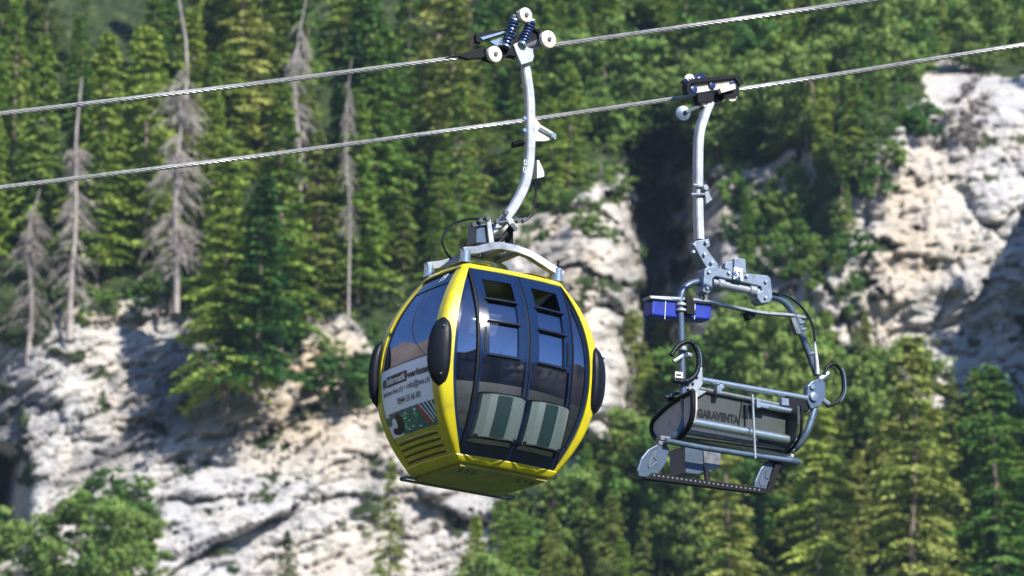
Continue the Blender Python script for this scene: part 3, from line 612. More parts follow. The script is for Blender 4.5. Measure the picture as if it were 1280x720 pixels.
# lettering
a0 = Q(872, 520.5, -.006); a1 = Q(924, 529.5, -.006); dv = a1 - a0
text_mesh('GARAVENTA', lambda s, y: a0 + dv * s + Vector((0, 0, y)), 'lettering', M['ink'], bk, .12, bold=.006)
mb = MB(); mb.prism([Q(*q, -.002) for q in ((929, 505), (937, 506.5), (935, 524), (927, 522))], (0, -.004, 0), (0, 0, 0)); mb.build('sticker', M['ink'], bk, 0)
mb = MB(); mb.tube([Q(928, 500, -.01), Q(922, 541, -.01)], .006, 6); mb.build('panel_joint', M['ink'], bk)
mb = MB(); mb.box(Q(897, 488, -.07), (.06, .08, .09)); mb.disc(Q(901, 484, -.08), (0, 1, 0), .03, .06, 12); mb.build('rail_bracket', M['cast'], ch, 0, .006); mb = MB(); mb.box(Q(946, 505, -.09), (.05, .08, .10)); mb.tube([Q(944, 506, -.1), Q(960, 510, -.1)], .018, 8); mb.build('rail_bracket', M['cast'], ch, 0, .006); mb = MB(); mb.box(Q(980, 503, -.06), (.09, .06, .08)); mb.build('rail_bracket', M['cast'], ch, 0, .006)
mb = MB(); mb.prism([Q(*q, -.05) for q in ((985, 497), (1006, 500), (1010, 514), (988, 516), (978, 505))], (0, -.02, 0), (0, .06, 0)); mb.build('rail_cover', M['blackmatte'], ch, 0, .006)
rail('safety_bar_rod', (940.5, 493), (944, 573), .014, M['steel_mid'], -.14)
mb = MB(); mb.tube([Q(832, 551, -.12), Q(880, 560, -.12), Q(940, 569, -.12), Q(984, 575.5, -.12), Q(994, 577, -.12), Q(1000, 578, -.12)], [.03, .03, .03, .034, .044, .02], 14); mb.build('safety_bar', M['grey_paint'], ch)
mb = MB(); mb.tube([Q(866, 484, .15), Q(850, 490, .15), Q(832, 497, .15)], .022, 10); mb.build('restraint_lever', M['grey_paint'], ch)
mb = MB(); mb.tube([Q(834, 498, .2), Q(845, 500, .2)], .03, 10); mb.build('lever_grip', M['black'], ch)
mb = MB(); mb.box(Q(829, 549, -.02), (.12, .10, .05)); mb.box(Q(826, 555, -.03), (.10, .09, .045)); mb.build('hinge', M['steel_dark'], ch, 0, .006)
# footrest
mb = MB(); mb.prism([Q(*q, -.05) for q in ((821, 556), (833, 556), (836, 562), (832, 578), (823, 592), (814, 597), (798, 596), (796, 588), (801, 573), (810, 562))], (0, -.015, 0), (0, .03, 0)); fp = mb.build('foot_plate', M['foot'], ch, 0, .008)
mb = MB(); mb.tube(spline([Q(*q, -.07) for q in ((811, 580), (817, 567), (820, 565), (818, 572), (822, 576), (812, 584), (811, 580))], 4), .008, 6); mb.build('plate_relief', M['steel_dark'], fp)
mb = MB(); mb.prism([Q(*q, -.05) for q in ((966, 574), (974, 576), (973, 584), (962, 612), (956, 616), (942, 612), (943, 602), (950, 586), (958, 577))], (0, -.015, 0), (0, .03, 0)); fp2 = mb.build('foot_plate', M['foot'], ch, 0, .008)
mb = MB(); mb.tube(spline([Q(*q, -.07) for q in ((950, 603), (953, 592), (959, 588), (957, 596), (961, 600), (952, 607), (950, 603))], 4), .006, 6); mb.build('plate_relief', M['steel_dark'], fp2)
mb = MB(); mb.prism([Q(*q, -.05) for q in ((968, 575), (975, 577), (962, 615), (955, 616))], (0, -.05, 0), (0, .02, 0)); mb.build('plate_arm', M['blackmatte'], ch, 0)
fb = slab('foot_bar', ((816, 591), (956, 610), (960, 616), (954, 617), (806, 598)), M['blackmatte'], -.10, -.02, .004)
for k in range(24):
    mb = MB(); mb.disc(Q(818 + k * 5.7, 594.4 + k * .80, -.102), (0, 1, 0), .010, .006, 8); mb.build('foot_bar_hole', M['steel_dark'], fb)
mb = MB(); mb.prism([Q(*q, .1) for q in ((855, 557), (878, 561), (880, 590), (872, 594), (856, 592))], (0, -.02, 0), (0, .3, 0)); mb.build('support_box', M['foot'], ch, 0, .012)
mb = MB(); mb.prism([Q(*q, .08) for q in ((878, 562), (900, 566), (900, 584), (888, 590), (880, 590))], (0, -.02, 0), (0, .3, 0)); mb.build('support_box', M['steel_dark'], ch, 0, .008)
mb = MB(); mb.tube([Q(883, 588, 0), Q(884, 603, -.06)], .03, 8); mb.build('support_post', M['blackmatte'], ch)
# ------------------------------------------------------------------ cables
def rope(pxs, d0, slope, label):
    us = np.array([p[0] for p in pxs], float); vs = np.array([p[1] for p in pxs], float)
    co = np.polyfit(us, vs, 2)
    pts = []
    u = -1700.0
    while u < 3000:
        pts.append(at(u, float(np.polyval(co, u)), d0 + (u - 640) * slope)); u += 4.0 if -60 < u < 1340 else 12.0
    mb = MB(); Rr = .0175; rs = .0086; s = 0.0; acc = []
    for i, p in enumerate(pts):
        if i: s += (p - pts[i - 1]).length
        acc.append(s)
    for k in range(6):
        line = []
        for i, p in enumerate(pts):
            t = (pts[min(i + 1, len(pts) - 1)] - pts[max(i - 1, 0)]).normalized(); x = Vector((0, 1, 0)); x = (x - t * x.dot(t)).normalized(); y = t.cross(x)
            w = acc[i] / .42 * 2 * math.pi + k * math.pi / 3
            line.append(p + (x * math.cos(w) + y * math.sin(w)) * Rr)
        mb.tube(line, rs, 5)
    mb.tube(pts[::3] + [pts[-1]], .013, 5)
    o = mb.build('steel_cable', M['rope'], None, 60, recalc=False)
    tag(o, label, 'cable', 'steel cables of the lift'); return o
M['rope'] = solid('rope_steel', (.42, .42, .41), .4, .4, .2, 12, dirt=(.28, .28, .28))
dg = (MG @ G(640, 62, .02) - CAM).dot(FWD); dc = (MC @ Q(890, 118, -.02) - CAM).dot(FWD)
rope([(0, 142), (300, 107), (595, 71.5), (700, 53), (900, 27), (1090, 0)], dg, .0006, 'upper steel cable, the one carrying the yellow gondola')
rope([(0, 235), (325, 193), (650, 151.5), (870, 120), (1000, 101), (1280, 55)], dc, .0006, 'lower steel cable, the one carrying the chairlift chair')
# ------------------------------------------------------------------ MOUNTAINSIDE
def hsh(ix, iy, iz, seed):
    n = (ix.astype(np.int64) * 374761393 + iy.astype(np.int64) * 668265263 + iz.astype(np.int64) * 2147483647 + seed * 974634777) & 0xffffffff
    n = ((n ^ (n >> 13)) * 1274126177) & 0xffffffff
    n = n ^ (n >> 16)
    return (n & 0xffffff) / float(0xffffff)
def vnoise(x, y, z, seed=0):
    ix, iy, iz = np.floor(x), np.floor(y), np.floor(z); fx, fy, fz = x - ix, y - iy, z - iz
    fx, fy, fz = [q * q * (3 - 2 * q) for q in (fx, fy, fz)]; r_ = 0
    for i in (0, 1):
        for j in (0, 1):
            for k in (0, 1):
                r_ = r_ + hsh(ix + i, iy + j, iz + k, seed) * (fx if i else 1 - fx) * (fy if j else 1 - fy) * (fz if k else 1 - fz)
    return r_
def fbm(x, y, z, oct=4, seed=0):
    a = 1; s = 0; t = 0
    for o in range(oct): s = s + a * vnoise(x, y, z, seed + o); t += a; a *= .5; x, y, z = x * 2.03, y * 2.03, z * 2.03
    return s / t
def cell(x, z, seed=0):            # worley: distance to border and cell value
    ix, iz = np.floor(x), np.floor(z); f1 = np.full(x.shape, 9.0); f2 = np.full(x.shape, 9.0); val = np.zeros(x.shape); gx = np.zeros(x.shape); gz = np.zeros(x.shape)
    zz = np.zeros(x.shape)
    for i in (-1, 0, 1):
        for k in (-1, 0, 1):
            cx = ix + i + hsh(ix + i, zz, iz + k, seed); cz = iz + k + hsh(ix + i, zz + 7, iz + k, seed)
            d = np.hypot(cx - x, cz - z); v_ = hsh(ix + i, zz + 13, iz + k, seed)
            near = d < f1; f2 = np.where(near, f1, np.minimum(f2, d)); val = np.where(near, v_, val); gx = np.where(near, x - cx, gx); gz = np.where(near, z - cz, gz); f1 = np.where(near, d, f1)
    return f2 - f1, val, gx, gz
us = np.concatenate([np.arange(-2600, -260, 60), np.arange(-260, 1540, 3.2), np.arange(1540, 4000, 60)])
vs_ = np.concatenate([np.arange(-900, -80, 20), np.arange(-80, 800, 3.2), np.arange(800, 1500, 14)])
U, V = np.meshgrid(us, vs_)
def sstep(a, b, x): t = np.clip((x - a) / (b - a), 0, 1); return t * t * (3 - 2 * t)
def box_(u0, u1, v0, v1, s=25): return sstep(u0 - s, u0 + s, U) * (1 - sstep(u1 - s, u1 + s, U)) * sstep(v0 - s, v0 + s, V) * (1 - sstep(v1 - s, v1 + s, V))
Yb = np.interp(V, [-900, -300, 0, 150, 350, 500, 720, 850, 1000, 1300, 1500], [390, 310, 278, 266, 252, 247, 240, 226, 208, 186, 170])
# vertical cliffs on the right, gully, buttress on the left
Yb = Yb - 15 * box_(1010, 1700, 110, 420, 45) * (V < 2000) * np.clip((420 - V) / 300, 0, 1)
wig = (fbm(V * .012, U * 0, U * 0, 3, 5) - .5) * 34 + (fbm(V * .04, U * .04, U * 0, 4, 6) - .5) * 46
gl = np.exp(-((U + wig - 820) / 33.0) ** 2) * sstep(100, 190, V) * (1 - sstep(500, 580, V))
Yb = Yb + 22 * gl
Yb = Yb - 5.5 * np.exp(-((U - 735) / 60.0) ** 2) * sstep(200, 290, V) * (1 - sstep(520, 600, V))
Yb = Yb + 5.0 * box_(845, 905, 180, 400, 12) * np.clip((905 - U) / 55, 0, 1)
Yb = Yb + np.where(U < 85, ((85 - np.maximum(U, -60)) / 60.0) ** 2 * 1.9, 0) * sstep(380, 470, V)
Yb = Yb + 14 * np.exp(-((U - 5) / 26.0) ** 2) * box_(-200, 40, 570, 690, 18)
Yb = Yb - 15 * sstep(1325, 1400, U) * sstep(-110, -20, V) * (1 - sstep(560, 700, V))  # unseen spur right of the frame, added to shade the right cliff
# rock mask
def poly_mask(poly):
    ins = np.zeros(U.shape, bool); n = len(poly)
    Un = U + (fbm(U * .02, V * .02, U * 0, 3, 11) - .5) * 70; Vn = V + (fbm(U * .02, V * .02, U * 0 + 9, 3, 12) - .5) * 70
    for i in range(n):
        x0, y0 = poly[i]; x1, y1 = poly[(i + 1) % n]
        c = ((y0 > Vn) != (y1 > Vn)) & (Un < (x1 - x0) * (Vn - y0) / ((y1 - y0) + 1e-9) + x0); ins ^= c
    return ins
rocks = [[(-260, 470), (20, 430), (75, 395), (180, 372), (250, 392), (300, 500), (340, 470), (400, 400), (440, 395), (470, 430), (640, 640), (620, 700), (560, 760), (430, 760), (200, 760), (-260, 760)],
         [(640, 300), (700, 250), (770, 235), (800, 200), (905, 215), (1010, 195), (1010, 260), (960, 310), (1040, 360), (1040, 420), (960, 420), (905, 400), (800, 560), (640, 640), (560, 500)],
         [(1050, 250), (1095, 190), (1140, 150), (1175, 85), (1230, 75), (1275, 110), (1500, 120), (1500, 470), (1240, 520), (1150, 510), (1090, 430), (1040, 370)]]
mask = np.zeros(U.shape)
for p in rocks: mask = np.maximum(mask, poly_mask(p).astype(float))
hole = fbm(U * .03, V * .045, U * 0, 4, 33)
mask = mask * (1 - (hole > .70)) 
X0 = ((U - 640) / FPX) * Yb / math.cos(PITCH); Z0 = Yb * np.tan(PITCH + (360 - V) / FPX)
# strata coordinates (tilted beds)
th = R(24); sx_ = X0 * math.cos(th) + Z0 * math.sin(th); sz_ = -X0 * math.sin(th) + Z0 * math.cos(th)
right = (U > 1000)
jx, jz = np.where(right, X0 * 1.6, sx_), np.where(right, Z0 * .45, sz_)
wx = (fbm(X0 * .4, Z0 * .4, X0 * 0, 3, 2) - .5) * 3; wz = (fbm(X0 * .4, Z0 * .4, X0 * 0 + 5, 3, 3) - .5) * 3
disp = np.zeros(U.shape)
for sc, amp, sd in ((.11, 1.5, 1), (.27, .8, 2), (.65, .55, 3), (1.5, .32, 4), (3.2, .14, 5)):
    e, v_, gx, gz = cell((jx + wx) * sc * .55, (jz + wz * .6) * sc * 1.9, sd)
    disp += (v_ - .5) * amp * .8 + (1 - sstep(0, .07, e)) * amp * .22 + gx * ((v_ * 7.3) % 1 - .5) * amp * 1.6 + gz * ((v_ * 13.7) % 1 - .35) * amp * 1.3
disp += (fbm(sx_ * 1.0, sz_ * 3.0, X0 * 0, 5, 50) - .5) * 1.1
soft = (fbm(X0 * .25, Z0 * .25, X0 * 0, 4, 60) - .5) * 4
mid = (np.abs(U - 640) < 905) & (V > -85) & (V < 805)
Y = Yb + np.where(mid, disp * (mask * .8 + .2), 0) + soft * (1 - mask * .6)
PX_ = ((U - 640) / FPX) * Y / math.cos(PITCH); PZ_ = 1.7 + Y * np.tan(PITCH + (360 - V) / FPX)
nr, nc = U.shape
co = np.stack([PX_, Y, PZ_], -1).reshape(-1, 3)
idx = np.arange(nr * nc).reshape(nr, nc)
fc = np.stack([idx[1:, :-1], idx[1:, 1:], idx[:-1, 1:], idx[:-1, :-1]], -1).reshape(-1, 4)
me = bpy.data.meshes.new('mountainside'); me.vertices.add(len(co)); me.vertices.foreach_set('co', co.astype(np.float32).ravel())
me.loops.add(len(fc) * 4); me.loops.foreach_set('vertex_index', fc.astype(np.int32).ravel())
me.polygons.add(len(fc)); me.polygons.foreach_set('loop_start', np.arange(0, len(fc) * 4, 4, dtype=np.int32)); me.polygons.foreach_set('loop_total', np.full(len(fc), 4, dtype=np.int32))
me.update(calc_edges=True); me.validate()
# dark grey bedding band on the left rock, painted shade in the gully, ochre patches
def gs(u, v, su, sv, rot=0):
    c, s = math.cos(R(rot)), math.sin(R(rot)); du = (U - u) * c + (V - v) * s; dv = -(U - u) * s + (V - v) * c
    return np.exp(-(du / su) ** 2 - (dv / sv) ** 2)
dark = np.clip(gs(230, 470, 80, 45, -20) + gs(160, 560, 90, 16, -25) + .7 * gs(20, 520, 40, 60) + .6 * gs(330, 540, 70, 20, -20) + .5 * gs(470, 600, 20, 50) + .8 * gs(875, 270, 40, 120) + .8 * gs(822, 350, 34, 190), 0, 1)  # gully, its right wall and left rock edge: shade put into the colour
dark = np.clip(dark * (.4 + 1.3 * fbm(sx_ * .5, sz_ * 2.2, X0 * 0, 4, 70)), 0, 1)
warm = np.clip(gs(400, 460, 70, 50) + .8 * gs(700, 330, 70, 100) + .8 * gs(350, 530, 90, 40) + gs(980, 250, 60, 60) + .7 * gs(1130, 300, 50, 100) + .5 * gs(520, 640, 90, 60) + .8 * gs(130, 390, 50, 15), 0, 1)
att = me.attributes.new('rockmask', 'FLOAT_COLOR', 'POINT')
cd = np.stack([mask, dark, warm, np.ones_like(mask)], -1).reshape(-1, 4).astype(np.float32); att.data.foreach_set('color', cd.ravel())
m, nt, b, out = newmat('limestone_and_soil'); b.inputs['Roughness'].default_value = .9; b.inputs['Specular IOR Level'].default_value = .2
at_ = nd(nt, 'ShaderNodeAttribute', attribute_name='rockmask'); sp = nd(nt, 'ShaderNodeSeparateColor'); nt.links.new(at_.outputs['Color'], sp.inputs[0])
tc = nd(nt, 'ShaderNodeTexCoord')
mp = nd(nt, 'ShaderNodeMapping'); mp.inputs['Rotation'].default_value = (0, R(24), 0); mp.inputs['Scale'].default_value = (.35, .35, 1.3); nt.links.new(tc.outputs['Object'], mp.inputs[0])
n1 = nd(nt, 'ShaderNodeTexNoise', Scale=.7, Detail=10.0, Roughness=.68, Distortion=.6); nt.links.new(mp.outputs[0], n1.inputs['Vector'])
n2 = nd(nt, 'ShaderNodeTexNoise', Scale=.16, Detail=5.0, Roughness=.6); nt.links.new(tc.outputs['Object'], n2.inputs['Vector'])
r1 = ramp(nt, [(.27, (.10, .10, .11)), (.38, (.30, .295, .29)), (.50, (.46, .43, .39)), (.70, (.53, .495, .445))], n1.outputs[0])
r2 = ramp(nt, [(.38, (.38, .40, .445)), (.55, (.50, .47, .425)), (.7, (.47, .39, .29))], n2.outputs[0])
mA = nd(nt, 'ShaderNodeMix', data_type='RGBA', blend_type='MULTIPLY'); mA.inputs[0].default_value = 0
mB_ = nd(nt, 'ShaderNodeMix', data_type='RGBA'); mB_.inputs[0].default_value = .45
nt.links.new(r1.outputs[0], mB_.inputs[6]); nt.links.new(r2.outputs[0], mB_.inputs[7])
mW = nd(nt, 'ShaderNodeMix', data_type='RGBA', blend_type='MULTIPLY'); mW.inputs[7].default_value = (1.0, .84, .62, 1)
wf = nd(nt, 'ShaderNodeMath', operation='MULTIPLY'); nt.links.new(sp.outputs[2], wf.inputs[0]); nt.links.new(n2.outputs[0], wf.inputs[1])
wf2 = nd(nt, 'ShaderNodeMath', operation='MULTIPLY'); wf2.inputs[1].default_value = 1.6; wf2.use_clamp = True; nt.links.new(wf.outputs[0], wf2.inputs[0])
nt.links.new(wf2.outputs[0], mW.inputs[0]); nt.links.new(mB_.outputs[2], mW.inputs[6])
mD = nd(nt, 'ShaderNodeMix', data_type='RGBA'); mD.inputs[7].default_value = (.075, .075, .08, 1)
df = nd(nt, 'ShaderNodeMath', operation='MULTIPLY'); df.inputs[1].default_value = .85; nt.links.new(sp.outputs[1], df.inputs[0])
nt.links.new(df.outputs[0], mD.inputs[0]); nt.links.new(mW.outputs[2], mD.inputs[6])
n3 = nd(nt, 'ShaderNodeTexNoise', Scale=1.2, Detail=8.0, Roughness=.7); nt.links.new(tc.outputs['Object'], n3.inputs['Vector'])
r3 = ramp(nt, [(.34, (.014, .022, .010)), (.52, (.03, .05, .016)), (.66, (.08, .10, .035)), (.80, (.20, .17, .10))], n3.outputs[0])
mx = nd(nt, 'ShaderNodeMix', data_type='RGBA'); nt.links.new(sp.outputs[0], mx.inputs[0]); nt.links.new(r3.outputs[0], mx.inputs[6]); nt.links.new(mD.outputs[2], mx.inputs[7])
nt.links.new(mx.outputs[2], b.inputs['Base Color'])
vo = nd(nt, 'ShaderNodeTexNoise', Scale=3.5, Detail=6.0); nt.links.new(mp.outputs[0], vo.inputs['Vector'])
ad = nd(nt, 'ShaderNodeMath', operation='MULTIPLY_ADD'); ad.inputs[1].default_value = 1.2; nt.links.new(n1.outputs[0], ad.inputs[0]); nt.links.new(vo.outputs[0], ad.inputs[2])
bp = nd(nt, 'ShaderNodeBump', Strength=1.0, Distance=.35); nt.links.new(ad.outputs[0], bp.inputs['Height']); nt.links.new(bp.outputs[0], b.inputs['Normal'])
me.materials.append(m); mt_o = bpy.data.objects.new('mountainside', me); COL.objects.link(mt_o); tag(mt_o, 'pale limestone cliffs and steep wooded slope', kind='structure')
def surf(u, v):
    j = int(np.clip(np.searchsorted(vs_, v), 0, nr - 1)); i = int(np.clip(np.searchsorted(us, u), 0, nc - 1))
    return Vector((PX_[j, i], Y[j, i], PZ_[j, i])), mask[j, i]
# valley ground and the hills all round (seen only in reflections)
def grid(name, fx, n, m_, mat, lab):
    vv = [fx(i / (n - 1), j / (m_ - 1)) for j in range(m_) for i in range(n)]
    ff = [(j * n + i, j * n + i + 1, (j + 1) * n + i + 1, (j + 1) * n + i) for j in range(m_ - 1) for i in range(n - 1)]
    mb = MB(); mb.add(vv, ff); o = mb.build(name, mat, None, 180, recalc=False); tag(o, lab, kind='structure'); return o
M['meadow'] = solid('meadow', (.025, .045, .015), .9, 0, .4, .05, dirt=(.015, .03, .01))
M['farhill'] = solid('far_hill', (.20, .155, .125), .95, 0, .3, .01, dirt=(.12, .10, .08))
def gf(a, b_):
    x = -700 + 1400 * a; y = -700 + 895 * b_
    return (x, y, 14 * max(0, (y - 70) / 125.0) ** 1.5 if y > 70 else 0)
grid('ground', gf, 40, 60, M['meadow'], 'grassy valley floor')
def hf(a, b_):
    w = 2 * math.pi * a; rr = 520 + 420 * b_
    h = (215 + 70 * mnoise.noise(Vector((math.cos(w) * 2, math.sin(w) * 2, 0))) + 25 * mnoise.noise(Vector((math.cos(w) * 7, math.sin(w) * 7, 3)))) * min(1, b_ * 1.6) ** .9
    h *= 1 + .7 * max(0, -.87 * math.cos(w) + .5 * math.sin(w))
    h += 10 * mnoise.noise(Vector((math.cos(w) * 30, math.sin(w) * 30, b_ * 9))) * min(1, b_ * 3)
    return (math.cos(w) * rr, math.sin(w) * rr, h - 2)
grid('hills', hf, 240, 24, M['farhill'], 'brown hills around the valley')
# ------------------------------------------------------------------ TREES
def quads(name, cs, ax, bx, mat):   # many small leaf quads from arrays: centre, half axis a, half axis b
    n = len(cs); v_ = np.empty((n, 4, 3), np.float32)
    v_[:, 0] = cs - ax * .9; v_[:, 1] = cs - bx; v_[:, 2] = cs + ax; v_[:, 3] = cs + bx
    me = bpy.data.meshes.new(name); me.vertices.add(n * 4); me.vertices.foreach_set('co', v_.ravel())
    me.loops.add(n * 4); me.loops.foreach_set('vertex_index', np.arange(n * 4, dtype=np.int32))
    me.polygons.add(n); me.polygons.foreach_set('loop_start', np.arange(0, n * 4, 4, dtype=np.int32)); me.polygons.foreach_set('loop_total', np.full(n, 4, dtype=np.int32))
    me.update(calc_edges=True); me.materials.append(mat); return me
def trunk_mesh(name, Ht, r0, mat, limbs=0, rng=None, lean=.15):
    mb = MB(); N = 10; pts = [Vector((math.sin(i * .7) * lean * i / N, math.cos(i * .9) * lean * i / N, -1.0 + (Ht + 1) * i / N)) for i in range(N + 1)]
    mb.tube(pts, [r0 * (1 - i / N) ** .8 + .03 for i in range(N + 1)], 8)
    for k in range(limbs):
        z = Ht * rng.uniform(.25, .75); a = rng.uniform(0, 6.28); L = Ht * rng.uniform(.2, .35)
        mb.tube([(0, 0, z), (math.cos(a) * L * .5, math.sin(a) * L * .5, z + L * .35), (math.cos(a) * L, math.sin(a) * L, z + L * .8)], [r0 * .35, r0 * .2, .03], 5)
    o = mb.build(name, mat, None, 60, recalc=False); me = o.data; bpy.data.objects.remove(o); return me
def spruce(seed, Ht=15.0, Rb=2.6, dens=1.0, start=.06, mat='needles', pw=.75, gap=(.34, .62)):
    rng = np.random.default_rng(seed); cs = []; A = []; B = []
    z = Ht * start
    while z < Ht - .15:
        q = 1 - z / Ht; L0 = Rb * q ** pw + .2; nb = int(rng.integers(4, 7))
        a0 = rng.uniform(0, 6.28)
        for k in range(nb):
            if rng.random() > .9 * dens + .06: continue
            az = a0 + k * 6.283 / nb + rng.normal(0, .3); L = L0 * rng.uniform(.5, 1.2); rise = rng.uniform(.05, .3) * (1 if q < .4 else .4); sag = rng.uniform(.15, .45) * min(1.3, .4 + q)
            dirv = np.array([math.cos(az), math.sin(az)]); per = np.array([-dirv[1], dirv[0]]); zb = z + rng.uniform(-.2, .2)
            ns = int(14 + 34 * L); t = rng.random(ns) ** .62; t = .12 + .9 * t; rad = L * t
            off = rng.normal(0, .15 + .13 * L, ns) * (1.25 - .75 * t)
            zz = zb + rise * rad - sag * rad * t * 1.1 - np.abs(off) * .25
            c = np.stack([dirv[0] * rad + per[0] * off, dirv[1] * rad + per[1] * off, zz - np.abs(rng.normal(0, .09, ns))], 1)
            sz = rng.uniform(.10, .22, ns)
            sd = np.sign(off) * rng.uniform(.2, 1.2, ns)
            ax = np.stack([dirv[0] + per[0] * sd, dirv[1] + per[1] * sd, -rng.uniform(-.1, .75, ns)], 1); ax /= np.linalg.norm(ax, axis=1)[:, None]
            nn = rng.normal(0, .55, (ns, 3)) + np.array([dirv[0] * .45, dirv[1] * .45, .9]); bx = np.cross(ax, nn); bx /= (np.linalg.norm(bx, axis=1)[:, None] + 1e-6)
            cs.append(c); A.append(ax * sz[:, None]); B.append(bx * sz[:, None] * .5)
        z += rng.uniform(*gap) * (1.0 if q > .2 else .6)
    return quads('spruce_crown', np.concatenate(cs), np.concatenate(A), np.concatenate(B), M[mat]), trunk_mesh('spruce_trunk', Ht * .96, .18, M['bark'])
def leafy(seed, Ht=6.0, Rb=2.6, nc_=70, per=100, low=.15, leaf=(.08, .18), mat='leaves'):
    rng = np.random.default_rng(seed); cs = []; A = []; B = []
    for k in range(nc_):
        az = rng.uniform(0, 6.28); zq = rng.uniform(low, .93); prof = math.sin(math.pi * min(1, max(.1, (zq - low * .5) / (1.05 - low * .5)))) ** .7
        rr = Rb * prof * rng.uniform(.25, 1.0); c0 = np.array([math.cos(az) * rr, math.sin(az) * rr, Ht * zq]); cr = rng.uniform(.3, .9) * Rb * .34
        d = rng.normal(0, 1, (per, 3)); d /= np.linalg.norm(d, axis=1)[:, None]; rad = cr * np.abs(rng.normal(.75, .35, per)); az2 = rng.uniform(0, 6.28)
        c = c0 + d * rad[:, None] * np.array([1 + .5 * math.cos(az2), 1 - .5 * math.cos(az2), .6]); ax = np.cross(d, rng.normal(0, 1, (per, 3))); ax /= np.linalg.norm(ax, axis=1)[:, None]; dn = d + rng.normal(0, .5, (per, 3)); bx = np.cross(dn, ax); bx /= np.linalg.norm(bx, axis=1)[:, None]
        sz = rng.uniform(*leaf, per); cs.append(c); A.append(ax * sz[:, None]); B.append(bx * sz[:, None] * .6)
    import random as rd; rd.seed(seed)
    return quads('leafy_crown', np.concatenate(cs), np.concatenate(A), np.concatenate(B), M[mat]), trunk_mesh('leafy_trunk', Ht * .7, .09, M['bark'], 7, rd)
def deadtree(seed, Ht=15.0, Rb=2.0, dens=1.0, z0=.1, z1=.95, twigs=9):
    rng = np.random.default_rng(seed); V_ = []; F_ = []
    z = Ht * z0
    def stick(a, b, w):
        a = np.array(a); b = np.array(b); t = b - a; s = np.cross(t, rng.normal(0, 1, 3)); s = s / (np.linalg.norm(s) + 1e-6) * w; s2 = np.cross(t, s); s2 = s2 / (np.linalg.norm(s2) + 1e-6) * w
        n = len(V_); V_.extend([a + s, a - s * .5 + s2, a - s * .5 - s2, b]); F_.extend([(n, n + 1, n + 3), (n + 1, n + 2, n + 3), (n + 2, n, n + 3)])
    while z < Ht * z1:
        q = 1 - z / Ht; L0 = Rb * (.25 + .9 * q ** .8)
        for k in range(int(rng.integers(3, 6))):
            if rng.random() > dens * (.45 + .75 * (math.sin(z * 1.9 + seed) > -.2)): continue
            az = rng.uniform(0, 6.28); L = L0 * rng.uniform(.4, 1.1); dr = rng.uniform(.25, .9)
            p = np.array([0, 0, z]); 
            for s_ in range(4):
                r0 = L * s_ / 4; r1 = L * (s_ + 1) / 4
                a = (math.cos(az) * r0, math.sin(az) * r0, z - dr * r0 * r0 / L); b_ = (math.cos(az) * r1, math.sin(az) * r1, z - dr * r1 * r1 / L)
                stick(a, b_, .032 - .006 * s_)
                for t_ in range(twigs // 3):
                    f = rng.random(); o = np.array(a) * (1 - f) + np.array(b_) * f; d = np.array([math.cos(az + rng.normal(0, .9)), math.sin(az + rng.normal(0, .9)), -rng.uniform(.3, 1.9)]); stick(o, o + d * rng.uniform(.2, .55), .016)
        z += rng.uniform(.12, .26)
    me = bpy.data.meshes.new('dead_twigs'); me.from_pydata([tuple(p) for p in V_], [], F_); me.materials.append(M['drytwig']); me.update()
    return me, trunk_mesh('dead_trunk', Ht, .14, M['deadbark'], lean=.35)
PR = {}
PR['s1'] = (spruce(1, 15, 2.6, gap=(.26, .5)), 15); PR['s2'] = (spruce(2, 15, 2.1, .9, gap=(.26, .5)), 15); PR['s3'] = (spruce(3, 15, 3.1, .85, mat='needles', pw=.65), 15); PR['s4'] = (spruce(4, 15, 2.3, .7, .15), 15)
PR['o1'] = (spruce(5, 15, 3.4, .9, mat='needles_olive', pw=.7), 15); PR['o2'] = (spruce(6, 15, 2.6, .8, mat='needles_olive'), 15)
PR['b1'] = (leafy(11, 6, 2.6), 6); PR['b2'] = (leafy(12, 6, 2.2, 55, 100), 6); PR['b3'] = (leafy(13, 2.4, 1.6, 30, 80, .1, (.07, .15)), 2.4); PR['b4'] = (leafy(14, 8, 2.7, 100, 95, .1), 8)
PR['d1'] = (deadtree(21, 16, 1.9, .8, .05, .70, 13), 16); PR['d2'] = (deadtree(22, 13, 1.15, .5, .1, .7, 9), 13); PR['d3'] = (deadtree(23, 8, 1.8, .8, .05, .9, 12), 8); PR['d4'] = (deadtree(24, 15, 1.5, .55, .3, .9, 10), 15)
PR['dry'] = (leafy(31, 5, 1.9, 60, 120, .05, (.04, .11), 'drytwig'), 5)
KN = {'s': ('spruce_tree', 'spruce'), 'o': ('spruce_tree', 'spruce'), 'b': ('leafy_tree', 'tree'), 'd': ('dead_spruce', 'dead tree')}
rnd = random.Random(7); NT = 0
def tree(kind, p, h, label, group=None, wide=1.0, name=None, cat=None):
    global NT
    (cm, tm), H = PR[kind]; s = h / H
    nm, ct = KN[kind[0]]
    if kind == 'b3': nm, ct = 'shrub', 'shrub'
    if kind == 'dry': nm, ct = 'dry_bush', 'bush'
    e = bpy.data.objects.new(name or nm, None); COL.objects.link(e); e.location = p; e.rotation_euler = (rnd.gauss(0, .02), rnd.gauss(0, .02), rnd.uniform(0, 6.28)); e.scale = (s * wide, s * wide, s)
    tag(e, label, cat or ct, group)
    c = bpy.data.objects.new('crown' if kind[0] != 'd' or kind == 'dry' else 'dead_branches', cm); c.parent = e; COL.objects.link(c)
    t = bpy.data.objects.new('trunk', tm); t.parent = e; COL.objects.link(t); NT += 1
    return e
def hpx(px, p): return px * p.y / FPX / math.cos(PITCH)
placed = []
